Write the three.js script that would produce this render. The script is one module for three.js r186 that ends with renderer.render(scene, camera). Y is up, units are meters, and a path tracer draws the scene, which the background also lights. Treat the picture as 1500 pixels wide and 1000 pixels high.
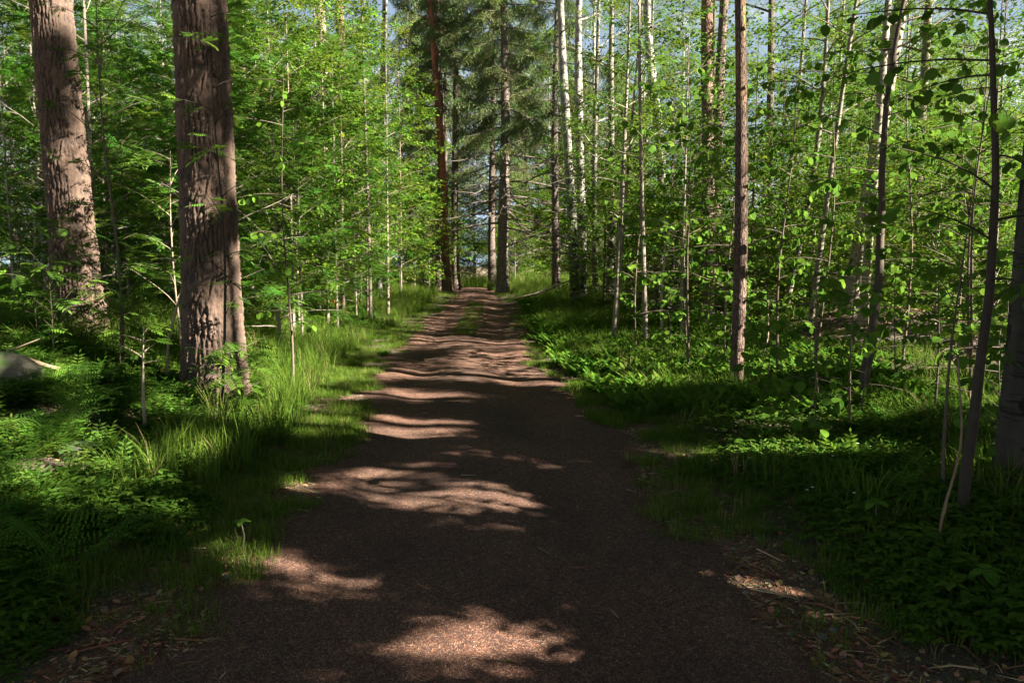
import * as THREE from 'three';

// ------------------------------------------------------------------ camera, sky, sun, exposure
const scene = new THREE.Scene();
const camera = new THREE.PerspectiveCamera(47.6, 1024 / 682, 0.05, 1500);
camera.position.set(0, 1.5, 0);
camera.lookAt(0, 1.5 - Math.tan(5.65 * Math.PI / 180) * 10, -10);
scene.add(camera);
const SKY = 0.08;
const SUN_AZ = 110 * Math.PI / 180, SUN_EL = 32 * Math.PI / 180;
const sunDir = new THREE.Vector3(Math.sin(SUN_AZ) * Math.cos(SUN_EL), Math.sin(SUN_EL), -Math.cos(SUN_AZ) * Math.cos(SUN_EL));
{                                                       // pale summer sky with thin broken cloud, the same all round
  const w = 1024, h = 512, a = new Float32Array(w * h * 4);
  const hs = (i, j) => { const q = Math.sin(i * 127.1 + j * 311.7) * 43758.5453; return q - Math.floor(q); };
  const vn = (x, y, p) => { const xi = Math.floor(x), yi = Math.floor(y), fx = x - xi, fy = y - yi, u = fx * fx * (3 - 2 * fx), v = fy * fy * (3 - 2 * fy), m = k => ((k % p) + p) % p; return (hs(m(xi), yi) * (1 - u) + hs(m(xi + 1), yi) * u) * (1 - v) + (hs(m(xi), yi + 1) * (1 - u) + hs(m(xi + 1), yi + 1) * u) * v; };
  for (let y = 0; y < h; y++) for (let x = 0; x < w; x++) {
    const el = Math.max(0, (y + 0.5) / h - 0.5) * 2, k = Math.pow(1 - el, 3.4), u = x / w;
    let c = 0, am = 0.5; for (let o = 0, f = 24; o < 5; o++, f *= 2, am *= 0.5) c += am * vn(u * f, el * f * 0.9 + 5, f);
    c = Math.min(1, Math.max(0, (c - 0.46) / 0.22)); c = c * c * (3 - 2 * c) * 0.75;
    const sk = [0.03 + 1.5 * k, 0.05 + 1.95 * k, 0.10 + 2.5 * k], cl = [0.10 + 3.6 * k, 0.105 + 3.62 * k, 0.115 + 3.64 * k], q = (y * w + x) * 4;
    for (let i = 0; i < 3; i++) a[q + i] = SKY * (sk[i] * (1 - c) + cl[i] * c); a[q + 3] = 1;
  }
  const t = new THREE.DataTexture(a, w, h, THREE.RGBAFormat, THREE.FloatType); t.mapping = THREE.EquirectangularReflectionMapping; t.magFilter = t.minFilter = THREE.LinearFilter; t.wrapS = THREE.RepeatWrapping; t.needsUpdate = true;
  scene.background = t; scene.environment = t;
}
const sun = new THREE.DirectionalLight(new THREE.Color(1, 0.93, 0.8), 5);
sun.target.position.set(0, 0, -10); sun.position.copy(sunDir).multiplyScalar(120).add(sun.target.position);
sun.castShadow = true; sun.shadow.mapSize.set(4096, 4096); sun.shadow.radius = 1;
Object.assign(sun.shadow.camera, { left: -60, right: 60, top: 60, bottom: -60, near: 1, far: 300 });
scene.add(sun, sun.target);
const renderer = new THREE.WebGLRenderer({ antialias: true });
renderer.setSize(1024, 682);
renderer.shadowMap.enabled = true;
renderer.toneMapping = THREE.LinearToneMapping;
renderer.toneMappingExposure = 6.9;

// ------------------------------------------------------------------ helpers
function mulberry(a) { return () => { a |= 0; a = a + 0x6D2B79F5 | 0; let t = Math.imul(a ^ a >>> 15, 1 | a); t = t + Math.imul(t ^ t >>> 7, 61 | t) ^ t; return ((t ^ t >>> 14) >>> 0) / 4294967296; }; }
let rnd = mulberry(7);
const R = (a = 0, b = 1) => a + (b - a) * rnd();
const clamp = (x, a = 0, b = 1) => Math.min(b, Math.max(a, x));
const smooth = (a, b, x) => { const t = clamp((x - a) / (b - a)); return t * t * (3 - 2 * t); };
const lerp = (a, b, t) => a + (b - a) * t;
function hash(i, j, s = 0) { let h = Math.imul(i, 374761393) ^ Math.imul(j, 668265263) ^ Math.imul(s, 1442695041); h = Math.imul(h ^ h >>> 13, 1274126177); return ((h ^ h >>> 16) >>> 0) / 4294967296; }
function vnoise(x, y, s = 0, px = 0, py = 0) {          // value noise, period px, py when given
  const xi = Math.floor(x), yi = Math.floor(y), fx = x - xi, fy = y - yi;
  const wx = fx * fx * (3 - 2 * fx), wy = fy * fy * (3 - 2 * fy);
  const mx = i => px ? ((i % px) + px) % px : i, my = j => py ? ((j % py) + py) % py : j;
  const a = hash(mx(xi), my(yi), s), b = hash(mx(xi + 1), my(yi), s), c = hash(mx(xi), my(yi + 1), s), d = hash(mx(xi + 1), my(yi + 1), s);
  return lerp(lerp(a, b, wx), lerp(c, d, wx), wy);
}
function fbm(x, y, s = 0, o = 4, px = 0, py = 0) { let v = 0, a = 0.5, t = 0; for (let k = 0; k < o; k++) { v += a * vnoise(x, y, s + k, px, py); t += a; a *= 0.5; x *= 2; y *= 2; px *= 2; py *= 2; } return v / t; }
function worley(x, y, s, px, py) {
  const xi = Math.floor(x), yi = Math.floor(y); let f1 = 9, f2 = 9, id = 0;
  for (let j = -1; j <= 1; j++) for (let i = -1; i <= 1; i++) {
    const cx = ((xi + i) % px + px) % px, cy = ((yi + j) % py + py) % py;
    const dx = xi + i + 0.1 + 0.8 * hash(cx, cy, s) - x, dy = yi + j + 0.1 + 0.8 * hash(cx, cy, s + 1) - y, d = Math.hypot(dx, dy);
    if (d < f1) { f2 = f1; f1 = d; id = hash(cx, cy, s + 2); } else if (d < f2) f2 = d;
  }
  return [f1, f2, id];
}
const taken = {};
function numbered(n) { const k = taken[n] = (taken[n] ?? -1) + 1; return k ? `${n}_${String(k).padStart(3, '0')}` : n; }
function tag(o, label, category, group, kind) { o.userData = { label, category }; if (group) o.userData.group = group; if (kind) o.userData.kind = kind; return o; }
function put(o, name) { o.name = numbered(name); scene.add(o); return o; }
const shade = o => { o.castShadow = o.receiveShadow = true; return o; };

class MB {                                              // collects triangles; build() makes one mesh
  constructor() { this.p = []; this.u = []; this.c = []; this.i = []; }
  get n() { return this.p.length / 3; }
  v(x, y, z, u = 0, v = 0, c) { this.p.push(x, y, z); this.u.push(u, v); c ? this.c.push(c[0], c[1], c[2]) : this.c.push(1, 1, 1); return this.n - 1; }
  t(a, b, c) { this.i.push(a, b, c); }
  geometry() {
    const g = new THREE.BufferGeometry();
    g.setAttribute('position', new THREE.Float32BufferAttribute(this.p, 3));
    g.setAttribute('uv', new THREE.Float32BufferAttribute(this.u, 2));
    g.setAttribute('color', new THREE.Float32BufferAttribute(this.c, 3));
    g.setIndex(this.i); g.computeVertexNormals(); return g;
  }
}
const V = (x, y, z) => new THREE.Vector3(x, y, z);
const UPV = V(0, 1, 0);
function frame(d) { const a = Math.abs(d.y) > 0.9 ? V(1, 0, 0) : UPV; const s = V().crossVectors(d, a).normalize(); return [s, V().crossVectors(s, d).normalize()]; }
function tube(m, pts, rad, sides, { uRep, col, wob } = {}) {   // uv: u whole turns, v metres
  const base = m.n; let len = 0, s, w;
  for (let k = 0; k < pts.length; k++) {
    const d = V().subVectors(pts[Math.min(k + 1, pts.length - 1)], pts[Math.max(k - 1, 0)]).normalize();
    if (k === 0) [s, w] = frame(d); else { len += pts[k].distanceTo(pts[k - 1]); s.addScaledVector(d, -s.dot(d)).normalize(); w = V().crossVectors(s, d).normalize(); }
    for (let j = 0; j <= sides; j++) {
      const a = j / sides * Math.PI * 2, r = rad[k] * (wob ? wob(a, len, k) : 1);
      const ca = Math.cos(a) * r, sa = Math.sin(a) * r;
      m.v(pts[k].x + s.x * ca + w.x * sa, pts[k].y + s.y * ca + w.y * sa, pts[k].z + s.z * ca + w.z * sa, j / sides * (uRep ?? 1), len, col ? col(a, len, k) : null);
    }
  }
  for (let k = 0; k < pts.length - 1; k++) for (let j = 0; j < sides; j++) {
    const a = base + k * (sides + 1) + j, b = a + sides + 1;
    m.t(a, a + 1, b); m.t(a + 1, b + 1, b);
  }
}

// ------------------------------------------------------------------ terrain
const pathCentre = d => -0.12 - 0.047 * d + 0.00012 * d * d + 0.12 * Math.sin(d * 0.33);
const pathHalf = d => d < 14 ? 1.28 - 0.006 * d : Math.max(0.72, 1.196 - 0.026 * (d - 14));
function edge(x, z) { const d = -z; const wob = 0.5 * (fbm(x * 1.1 + 3, z * 0.9, 11, 3) - 0.5) + 0.22 * (vnoise(x * 5, z * 5, 17) - 0.5); return Math.abs(x - pathCentre(d)) - pathHalf(d) + wob; }   // < 0 on the path
function ground(x, z) {
  const d = -z, off = x - pathCentre(clamp(d, -10, 40));
  let h = 0.5 * smooth(11, 32, d) - 0.9 * smooth(33, 60, d);
  h += 0.05 * (fbm(x * 0.9, z * 0.9, 3, 3) - 0.5) * smooth(0.8, 2, Math.abs(off));
  h += 0.42 * smooth(1.7, 5.5, -off) * smooth(0, 6, d) + 0.16 * (fbm(x * 0.45, z * 0.45, 5, 3) - 0.4) * smooth(1.6, 4, Math.abs(off));
  h += 0.42 * smooth(2.7, 6, -off) * smooth(5.5, 10, d);
  h += 0.75 * Math.exp(-(((x - 6.4) / 2.2) ** 2 + ((d - 13.2) / 2.0) ** 2));
  h += 0.3 * Math.exp(-(((x - 5.2) / 1.3) ** 2 + ((d - 10) / 1.4) ** 2));
  h -= 0.04 * Math.exp(-(((Math.abs(off) - 0.62) / 0.3) ** 2));      // wheel ruts
  return h;
}
// the photographed patches of sun, as places on the ground (x, distance); crowns that would cover them stay open there
const SUNNY = [[-0.58, 3.46, 0.13, 3.05, 0.10], [-0.5, 3.05, -0.1, 2.8, 0.07], [-2.2, 4.3, -1.05, 3.7, 0.2], [-1.05, 3.7, -0.6, 3.5, 0.1], [-1.95, 5.35, -0.5, 4.62, 0.24], [-0.4, 4.45, 0.0, 4.25, 0.13], [-1.3, 5.7, -0.7, 5.5, 0.14], [-0.5, 5.1, 0.1, 4.8, 0.13], [0.14, 3.94, 0.8, 3.6, 0.035], [0.6, 4.4, 0.9, 4.3, 0.1], [0.7, 3.78, 1.15, 3.5, 0.07], [1.15, 3.45, 1.5, 3.25, 0.13], [-2.7, 4.6, -2.0, 4.55, 0.1], [-5.2, 7.3, -3.7, 6.6, 0.34], [-3.5, 5.9, -2.5, 5.5, 0.16], [2.3, 3.1, 2.6, 3.0, 0.12], [2.0, 4.05, 2.1, 4.0, 0.1]];
const hx = sunDir.x / sunDir.y, hz = sunDir.z / sunDir.y;
function sunlit(x, y, z) {                              // does the sunbeam through this point end in a sunny patch?
  const gx = x - hx * y, gd = -(z - hz * y);
  const L = Math.hypot(hx, hz), al = (gx * hx - gd * hz) / L, ac = (gx * hz + gd * hx) / L, br = vnoise(al * 1.6 + 3, ac * 6.5, 43), fl = vnoise(al * 1.9 + 7, ac * 7.5, 44);
  if (fl < 0.3) return false;
  for (const [ax, ad, bx, bd, r] of SUNNY) {
    const ux = bx - ax, ud = bd - ad, t = clamp(((gx - ax) * ux + (gd - ad) * ud) / (ux * ux + ud * ud));
    if (Math.hypot(gx - ax - ux * t, gd - ad - ud * t) < r * 0.6 + 0.16 * br - 0.02) return true;
  }
  const n = fbm(al * 0.5 + 9, ac * 2.6, 41, 3);
  if (gx < -2.4 && gd > 3.9 && gd < 9) return n > 0.43 + 0.1 * smooth(-2.4, -1.8, gx);
  if (gd > 5.6 && gx < 1.6) return n > 0.51;
  if (gd > 9) return n > 0.4;
  if (gd > 4.8 && gx > 1.2) return n > 0.6;
  if (gx < -5) return n > 0.52;
  return false;
}

// ------------------------------------------------------------------ textures
function tex(w, h, f, srgb = true) {
  const a = new Uint8Array(w * h * 4);
  for (let y = 0; y < h; y++) for (let x = 0; x < w; x++) { const c = f(x / w, y / h), k = (y * w + x) * 4; for (let q = 0; q < 3; q++) a[k + q] = clamp(c[q]) * 255; a[k + 3] = 255; }
  return finish(a, w, h, srgb);
}
function finish(a, w, h, srgb) {
  const t = new THREE.DataTexture(a, w, h); t.wrapS = t.wrapT = THREE.RepeatWrapping; t.magFilter = THREE.LinearFilter; t.minFilter = THREE.LinearMipmapLinearFilter; t.generateMipmaps = true;
  if (srgb) t.colorSpace = THREE.SRGBColorSpace; t.needsUpdate = true; return t;
}
const G22 = c => c.map(x => Math.pow(clamp(x), 1 / 2.2));
const mix3 = (a, b, t) => [lerp(a[0], b[0], t), lerp(a[1], b[1], t), lerp(a[2], b[2], t)];
// thick plated bark: height 0..1 over a 1 m x 1 m tile
function plateHeight(u, v) {
  const wu = u + 0.10 * (fbm(u * 5, v * 3, 21, 3, 5, 3) - 0.5) + 0.05 * (fbm(u * 16, v * 12, 24, 3, 16, 12) - 0.5), wv = v + 0.3 * (fbm(u * 5, v * 4, 22, 3, 5, 4) - 0.5);
  const [f1, f2, id] = worley(wu * 19, wv * 3, 23, 19, 3), [g1, g2, jd] = worley(wu * 30, wv * 11, 27, 30, 11);
  const ridge = 1 - Math.abs(2 * fbm(wu * 22, wv * 4, 31, 3, 22, 4) - 1), rough = fbm(u * 48, v * 36, 29, 3, 48, 36), soft = fbm(u * 7, v * 4, 25, 2, 7, 4);
  const crack = lerp(smooth(0.0, 0.3, f2 - f1), 1, smooth(0.55, 0.8, soft)), fine = smooth(0, 0.2, g2 - g1);
  return [clamp(crack * (0.35 + 0.25 * id + 0.4 * (1 - ridge)) * (0.72 + 0.14 * fine + 0.2 * jd) + 0.5 * (rough - 0.42)), 0.4 * id + 0.3 * jd + 0.5 * (rough - 0.2), crack];
}
function barkMaterial(colour, height, w = 512, h = 512, bump = 0.02, tile = [1, 1], rough = 0.95) {
  const map = tex(w, h, (u, v) => G22(colour(u, v))), bm = tex(w, h, (u, v) => { const q = height(u, v); return [q, q, q]; }, false);
  map.repeat.set(...tile); bm.repeat.set(...tile);
  return new THREE.MeshStandardMaterial({ map, bumpMap: bm, bumpScale: bump, roughness: rough, vertexColors: true });
}
const MAT = {};
MAT.pine = barkMaterial((u, v) => { const [h, id] = plateHeight(u, v); return mix3([0.038, 0.027, 0.02], mix3([0.08, 0.045, 0.029], [0.135, 0.086, 0.06], id), clamp(h * 1.9)); }, (u, v) => clamp(plateHeight(u, v)[0]), 1024, 1024, 0.012);
const flake = (u, v) => { const [a, b, id] = worley(u * 22 + 1.8 * fbm(u * 9, v * 9, 51, 3, 9, 9), v * 9 + 1.6 * fbm(u * 11, v * 11, 53, 3, 11, 11), 52, 22, 9); return [smooth(0, 0.35, b - a), id]; };
MAT.scaly = barkMaterial((u, v) => { const [h, id] = flake(u, v); return mix3([0.06, 0.048, 0.04], mix3([0.17, 0.13, 0.11], [0.27, 0.225, 0.195], id), clamp(h * (0.6 + 0.5 * fbm(u * 12, v * 12, 5, 3, 12, 12)))); }, (u, v) => flake(u, v)[0] * (0.6 + 0.4 * flake(u, v)[1]), 384, 384, 0.012);
const birchDark = (u, v) => { const l = fbm(u * 5, v * 42, 61, 2, 5, 42), p = fbm(u * 6, v * 5, 63, 3, 6, 5); return clamp(smooth(0.66, 0.74, l) * 0.75 + smooth(0.58, 0.66, p)); };
MAT.birch = barkMaterial((u, v) => mix3(mix3([0.36, 0.335, 0.29], [0.2, 0.18, 0.155], fbm(u * 8, v * 20, 65, 3, 8, 20)), [0.05, 0.042, 0.038], birchDark(u, v)), (u, v) => 0.6 + 0.3 * fbm(u * 8, v * 30, 66, 2, 8, 30) - 0.4 * birchDark(u, v), 384, 768, 0.006);
const aspenDark = (u, v) => smooth(0.6, 0.72, fbm(u * 7, v * 9, 71, 3, 7, 9));
MAT.aspen = barkMaterial((u, v) => mix3(mix3([0.26, 0.24, 0.195], [0.38, 0.355, 0.3], fbm(u * 10, v * 22, 73, 3, 10, 22)), [0.07, 0.058, 0.05], aspenDark(u, v) * 0.9), (u, v) => 0.5 + 0.4 * fbm(u * 14, v * 30, 74, 3, 14, 30) - 0.4 * aspenDark(u, v), 384, 384, 0.008);
MAT.stem = barkMaterial((u, v) => mix3([0.15, 0.115, 0.085], [0.27, 0.225, 0.18], fbm(u * 6, v * 26, 81, 3, 6, 26)), (u, v) => fbm(u * 6, v * 40, 82, 3, 6, 40), 256, 256, 0.003);
function litterTexture(n, w, tones, soil) {             // strewn needles, chips and scraps, drawn stroke by stroke
  const rr = mulberry(n), col = new Float32Array(w * w * 3), hgt = new Float32Array(w * w);
  for (let y = 0; y < w; y++) for (let x = 0; x < w; x++) { const u = x / w, v = y / w, q = fbm(u * 16, v * 16, 91, 4, 16, 16), k = y * w + x; for (let c = 0; c < 3; c++) col[k * 3 + c] = soil[c] * (0.55 + 0.9 * q); hgt[k] = 0.3 * q; }
  for (let s = 0; s < 26000; s++) {
    let x = rr() * w, y = rr() * w, a = rr() * 6.283, l = 6 + 34 * rr() * rr(), wd = rr() < 0.12 ? 3 : rr() < 0.4 ? 1.5 : 0.8; const bend = (rr() - 0.5) * 0.05, t = tones[Math.floor(rr() * tones.length)], b = 0.55 + 0.75 * rr(), lift = 0.3 + 0.6 * s / 26000;
    for (let i = 0; i < l; i++) { for (let q = -wd / 2; q <= wd / 2; q += 0.7) { const px = ((Math.floor(x - Math.sin(a) * q) % w) + w) % w, py = ((Math.floor(y + Math.cos(a) * q) % w) + w) % w, k = py * w + px; for (let c = 0; c < 3; c++) col[k * 3 + c] = t[c] * b; hgt[k] = lift; } x += Math.cos(a); y += Math.sin(a); a += bend; }
  }
  const A = new Uint8Array(w * w * 4), B = new Uint8Array(w * w * 4);
  for (let k = 0; k < w * w; k++) { for (let c = 0; c < 3; c++) { A[k * 4 + c] = 255 * Math.pow(clamp(col[k * 3 + c]), 1 / 2.2); B[k * 4 + c] = 255 * clamp(hgt[k]); } A[k * 4 + 3] = B[k * 4 + 3] = 255; }
  return [finish(A, w, w, true), finish(B, w, w, false)];
}
const [pathMap, pathBump] = litterTexture(5, 1024, [[0.17, 0.066, 0.033], [0.10, 0.039, 0.02], [0.23, 0.11, 0.058], [0.045, 0.02, 0.012], [0.36, 0.23, 0.14]], [0.048, 0.019, 0.0105]);
MAT.path = new THREE.MeshStandardMaterial({ map: pathMap, bumpMap: pathBump, bumpScale: 0.008, roughness: 1, vertexColors: true });
const [soilMap, soilBump] = litterTexture(6, 1024, [[0.15, 0.09, 0.05], [0.1, 0.065, 0.04], [0.22, 0.15, 0.09], [0.07, 0.075, 0.03], [0.28, 0.2, 0.13]], [0.05, 0.042, 0.022]);
MAT.soil = new THREE.MeshStandardMaterial({ map: soilMap, bumpMap: soilBump, bumpScale: 0.015, roughness: 1, vertexColors: true });
const leafy = (o = {}) => new THREE.MeshPhysicalMaterial({ color: 0xffffff, roughness: 1, transmission: 0.42, thickness: 0, side: THREE.DoubleSide, specularIntensity: 0, ...o });
MAT.leaf = leafy();
MAT.leafV = leafy({ vertexColors: true });
MAT.needle = new THREE.MeshStandardMaterial({ color: 0xffffff, roughness: 0.7, side: THREE.DoubleSide });
MAT.dry = new THREE.MeshStandardMaterial({ color: 0xffffff, roughness: 0.9, side: THREE.DoubleSide });
const tone = (r, g, b) => leafy({ color: new THREE.Color().setRGB(r, g, b) });
const LEAFTONES = [tone(0.095, 0.185, 0.022), tone(0.075, 0.16, 0.02), tone(0.12, 0.205, 0.024), tone(0.085, 0.17, 0.028)];
const FERNTONES = [tone(0.10, 0.21, 0.028), tone(0.12, 0.23, 0.03), tone(0.08, 0.18, 0.03)];

// ------------------------------------------------------------------ the ground and the path
function axis(fine0, fine1, step, far, grow) { const a = []; for (let x = fine0; x <= fine1 + 1e-6; x += step) a.push(x); let s = step, x = fine1; while (x < far) { s *= grow; x += s; a.push(x); } s = step; x = fine0; while (x > -far) { s *= grow; x -= s; a.unshift(x); } return a; }
{
  const xs = axis(-9, 9, 0.12, 600, 1.22), zs = axis(-34, 0, 0.14, 600, 1.22), m = new MB();
  for (const z of zs) for (const x of xs) { const f = 0.8 + 0.4 * fbm(x * 0.7, z * 0.7, 33, 3); m.v(x, ground(x, z), z, x / 1.3, z / 1.3, [f, f, f]); }
  for (let j = 0; j < zs.length - 1; j++) for (let i = 0; i < xs.length - 1; i++) { const a = j * xs.length + i, b = a + xs.length; m.t(a, b, a + 1); m.t(a + 1, b, b + 1); }
  const o = shade(new THREE.Mesh(m.geometry(), MAT.soil)); put(o, 'ground'); o.userData = { kind: 'structure', label: 'dark forest soil strewn with old leaves and needles', category: 'ground' };
}
{
  const m = new MB(), NX = 64, zs = []; for (let d = -6; d < 36; d += d < 10 ? 0.06 : 0.14) zs.push(d);
  for (const d of zs) for (let i = 0; i <= NX; i++) {
    const x = pathCentre(d) + (i / NX * 2 - 1) * (pathHalf(d) + 0.55), e = edge(x, -d);
    const y = ground(x, -d) + clamp(-e * 0.08, -0.05, 0.018) + 0.018 * (fbm(x * 3.2, d * 2.6, 37, 4) - 0.5) + 0.008 * (fbm(x * 16, d * 16, 36, 2) - 0.5);
    const f = 0.45 + 1.1 * fbm(x * 1.6, d * 1.3, 38, 4), g = 1 - 0.12 * fbm(x * 2, d * 2, 39, 2);
    m.v(x, y, -d, x / 0.9 + 0.2 * vnoise(x, d, 4), d / 0.9, [f, f * g, f * g]);
  }
  for (let j = 0; j < zs.length - 1; j++) for (let i = 0; i < NX; i++) { const a = j * (NX + 1) + i, b = a + NX + 1; m.t(a, a + 1, b); m.t(a + 1, b + 1, b); }
  const o = shade(new THREE.Mesh(m.geometry(), MAT.path)); put(o, 'path'); o.userData = { kind: 'structure', label: 'reddish brown dirt path covered with needles and chips', category: 'path' };
}

// ------------------------------------------------------------------ leaves and sprays
const _a = V(), _b = V(), _c = V();
function addLeaf(m, o, dir, nrm, L, W, fold = 0.25, fine = 0, curl = 0.1) {
  const d = dir.clone().normalize(), s = V().crossVectors(d, nrm).normalize(), n = V().crossVectors(s, d).normalize();
  const P = (t, w) => { const c = -curl * t * t * L; return m.v(o.x + d.x * t * L + s.x * w + n.x * (Math.abs(w) * fold + c), o.y + d.y * t * L + s.y * w + n.y * (Math.abs(w) * fold + c), o.z + d.z * t * L + s.z * w + n.z * (Math.abs(w) * fold + c)); };
  if (fine === -1) { const a = P(0, 0), b = P(0.45, W * 0.5), c = P(0.45, -W * 0.5), e = P(1, 0); m.t(a, b, e); m.t(a, e, c); return; }
  if (!fine) { const a = P(0, 0), b = P(0.4, W * 0.5), c = P(0.4, -W * 0.5), e = P(1, 0), f = P(0.55, 0); m.t(a, b, f); m.t(b, e, f); m.t(a, f, c); m.t(f, e, c); return; }
  const prof = fine === 2 ? [[0, 0], [0.1, 0.3], [0.28, 0.47], [0.5, 0.5], [0.72, 0.4], [0.88, 0.22], [1, 0]] : [[0, 0], [0.2, 0.36], [0.45, 0.5], [0.72, 0.34], [1, 0]];
  const mid = prof.map(([t]) => P(t, 0)), l = prof.map(([t, w]) => w ? P(t, w * W) : -1), r = prof.map(([t, w]) => w ? P(t, -w * W) : -1);
  for (let k = 0; k < prof.length - 1; k++) for (const [q, f] of [[l, 1], [r, 0]]) {
    const a = mid[k], b = mid[k + 1], A = q[k] < 0 ? a : q[k], B = q[k + 1] < 0 ? b : q[k + 1];
    const T = (x, y, z) => { if (x !== y && y !== z && x !== z) f ? m.t(x, z, y) : m.t(x, y, z); };
    T(a, b, B); T(a, B, A);
  }
}
const jit = k => V(R(-k, k), R(-k, k), R(-k, k));
function twig(m, a, b, r) { const d = V().subVectors(b, a).normalize(), [s, w] = frame(d); const q = []; for (const [p, k] of [[a, r], [b, r * 0.5]]) for (let j = 0; j < 3; j++) { const t = j * 2.094; q.push(m.v(p.x + (s.x * Math.cos(t) + w.x * Math.sin(t)) * k, p.y + (s.y * Math.cos(t) + w.y * Math.sin(t)) * k, p.z + (s.z * Math.cos(t) + w.z * Math.sin(t)) * k)); } for (let j = 0; j < 3; j++) { const k = (j + 1) % 3; m.t(q[j], q[k], q[3 + j]); m.t(q[k], q[3 + k], q[3 + j]); } }
function broadSpray(len, n, L, W, fine = 0) {
  const m = new MB(); twig(m, V(0, 0, 0), V(len, -0.02, 0), 0.0025);
  for (let k = 0; k < n; k++) { const t = (k + 0.6) / n, sd = k % 2 ? 1 : -1; addLeaf(m, V(t * len, -0.02 * t, 0).add(V(R(-.02, .02), R(-.05, .03), sd * R(0.01, 0.12))), V(R(0.2, 1), R(-0.5, 0.1), sd * R(0.2, 1)), V(R(-.5, .5), 1, R(-.6, .6)), L * R(0.7, 1.15), W * R(0.75, 1.1), R(0.1, 0.35), fine); }
  return m.geometry();
}
function pinnate(m, o, dir, nrm, len, pairs, L, W, fine) {
  const d = dir.clone().normalize(), s = V().crossVectors(d, nrm).normalize(), n = V().crossVectors(s, d).normalize();
  const at = t => o.clone().addScaledVector(d, t * len).addScaledVector(n, -0.25 * len * t * t);
  twig(m, o, at(1), 0.0018);
  for (let k = 0; k < pairs; k++) { const t = 0.2 + 0.75 * k / pairs, q = at(t), l = L * (0.75 + 0.5 * Math.sin(Math.PI * (0.2 + 0.65 * k / pairs))); for (const sd of [-1, 1]) addLeaf(m, q, d.clone().multiplyScalar(0.55).addScaledVector(s, sd).addScaledVector(n, R(-.25, .1)), n, l, W, 0.2, fine); }
  addLeaf(m, at(0.98), d.clone().addScaledVector(n, -0.4), n, L, W, 0.2, fine);
}
function rowanSpray(fine) { const m = new MB(); for (let k = 0; k < 4; k++) pinnate(m, V(0.06 * k, 0, 0), V(R(0.4, 1), R(-.25, .25), (k % 2 ? 1 : -1) * R(0.3, 1)), V(R(-.3, .3), 1, R(-.3, .3)), R(0.15, 0.2), 6, 0.052, 0.018, fine); return m.geometry(); }
function needleSpray(len, n, spread, nl, droop, wd) {   // a spruce or pine branchlet: side shoots set with needles
  const m = new MB(), shoot = (a, b, c) => { twig(m, a, b, 0.003); for (let k = 0; k < c; k++) { const p = a.clone().lerp(b, (k + 0.5) / c), d = V().subVectors(b, a).normalize().multiplyScalar(0.9).add(jit(0.75)).normalize().multiplyScalar(nl * R(0.7, 1.2)), s = V().crossVectors(d, jit(1)).normalize().multiplyScalar(wd); const i = m.v(p.x - s.x, p.y - s.y, p.z - s.z), j = m.v(p.x + s.x, p.y + s.y, p.z + s.z), e = m.v(p.x + d.x, p.y + d.y, p.z + d.z); m.t(i, j, e); } };
  shoot(V(0, 0, 0), V(len, -droop * 0.5, 0), 14);
  for (let k = 0; k < n; k++) { const t = 0.1 + 0.85 * k / n, a = V(t * len, -droop * 0.5 * t, 0), l = spread * (1.1 - 0.6 * t) * R(0.7, 1.2); shoot(a, a.clone().add(V(l * 0.6, -droop * R(0.4, 1.3), (k % 2 ? 1 : -1) * l)), 11); }
  return m.geometry();
}
rnd = mulberry(101);
const SPRAY = {
  broad: [0, 1, 2].map(() => broadSpray(0.34, 13, 0.062, 0.052)), broadNear: [0, 1].map(() => broadSpray(0.34, 11, 0.062, 0.055, 1)), big: [0, 1].map(() => broadSpray(0.75, 26, 0.1, 0.08, -1)),
  shade: [0, 1].map(() => broadSpray(0.42, 17, 0.1, 0.086, -1)), rowan: [rowanSpray(0), rowanSpray(0)], rowanNear: [rowanSpray(1), rowanSpray(1)],
  spruce: [0, 1].map(() => needleSpray(0.6, 10, 0.2, 0.05, 0.22, 0.0095)), pine: [0, 1].map(() => needleSpray(0.4, 8, 0.2, 0.085, -0.1, 0.005)),
};
const GREEN = {
  broad: () => [R(0.075, 0.14), R(0.15, 0.215), R(0.014, 0.026)], aspen: () => [R(0.075, 0.125), R(0.15, 0.205), R(0.018, 0.03)],
  rowan: () => [R(0.06, 0.11), R(0.14, 0.205), R(0.016, 0.03)], spruce: () => [R(0.05, 0.115), R(0.09, 0.15), R(0.016, 0.026)], pine: () => [R(0.045, 0.075), R(0.085, 0.12), R(0.035, 0.05)],
};
const M4 = new THREE.Matrix4(), COL = new THREE.Color();
function spraysToMesh(list, geo, mat, name, greens) {
  const im = shade(new THREE.InstancedMesh(geo, mat, list.length)); im.name = name; im.userData.kind = 'stuff';
  list.forEach(({ p, d, u, s }, i) => {
    const x = d.clone().normalize(), z = V().crossVectors(x, u).normalize(), y = V().crossVectors(z, x);
    M4.makeBasis(x.multiplyScalar(s), y.multiplyScalar(s), z.multiplyScalar(s)).setPosition(p); im.setMatrixAt(i, M4);
    const g = greens(); im.setColorAt(i, COL.setRGB(g[0], g[1], g[2]));
  });
  return im;
}

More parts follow.
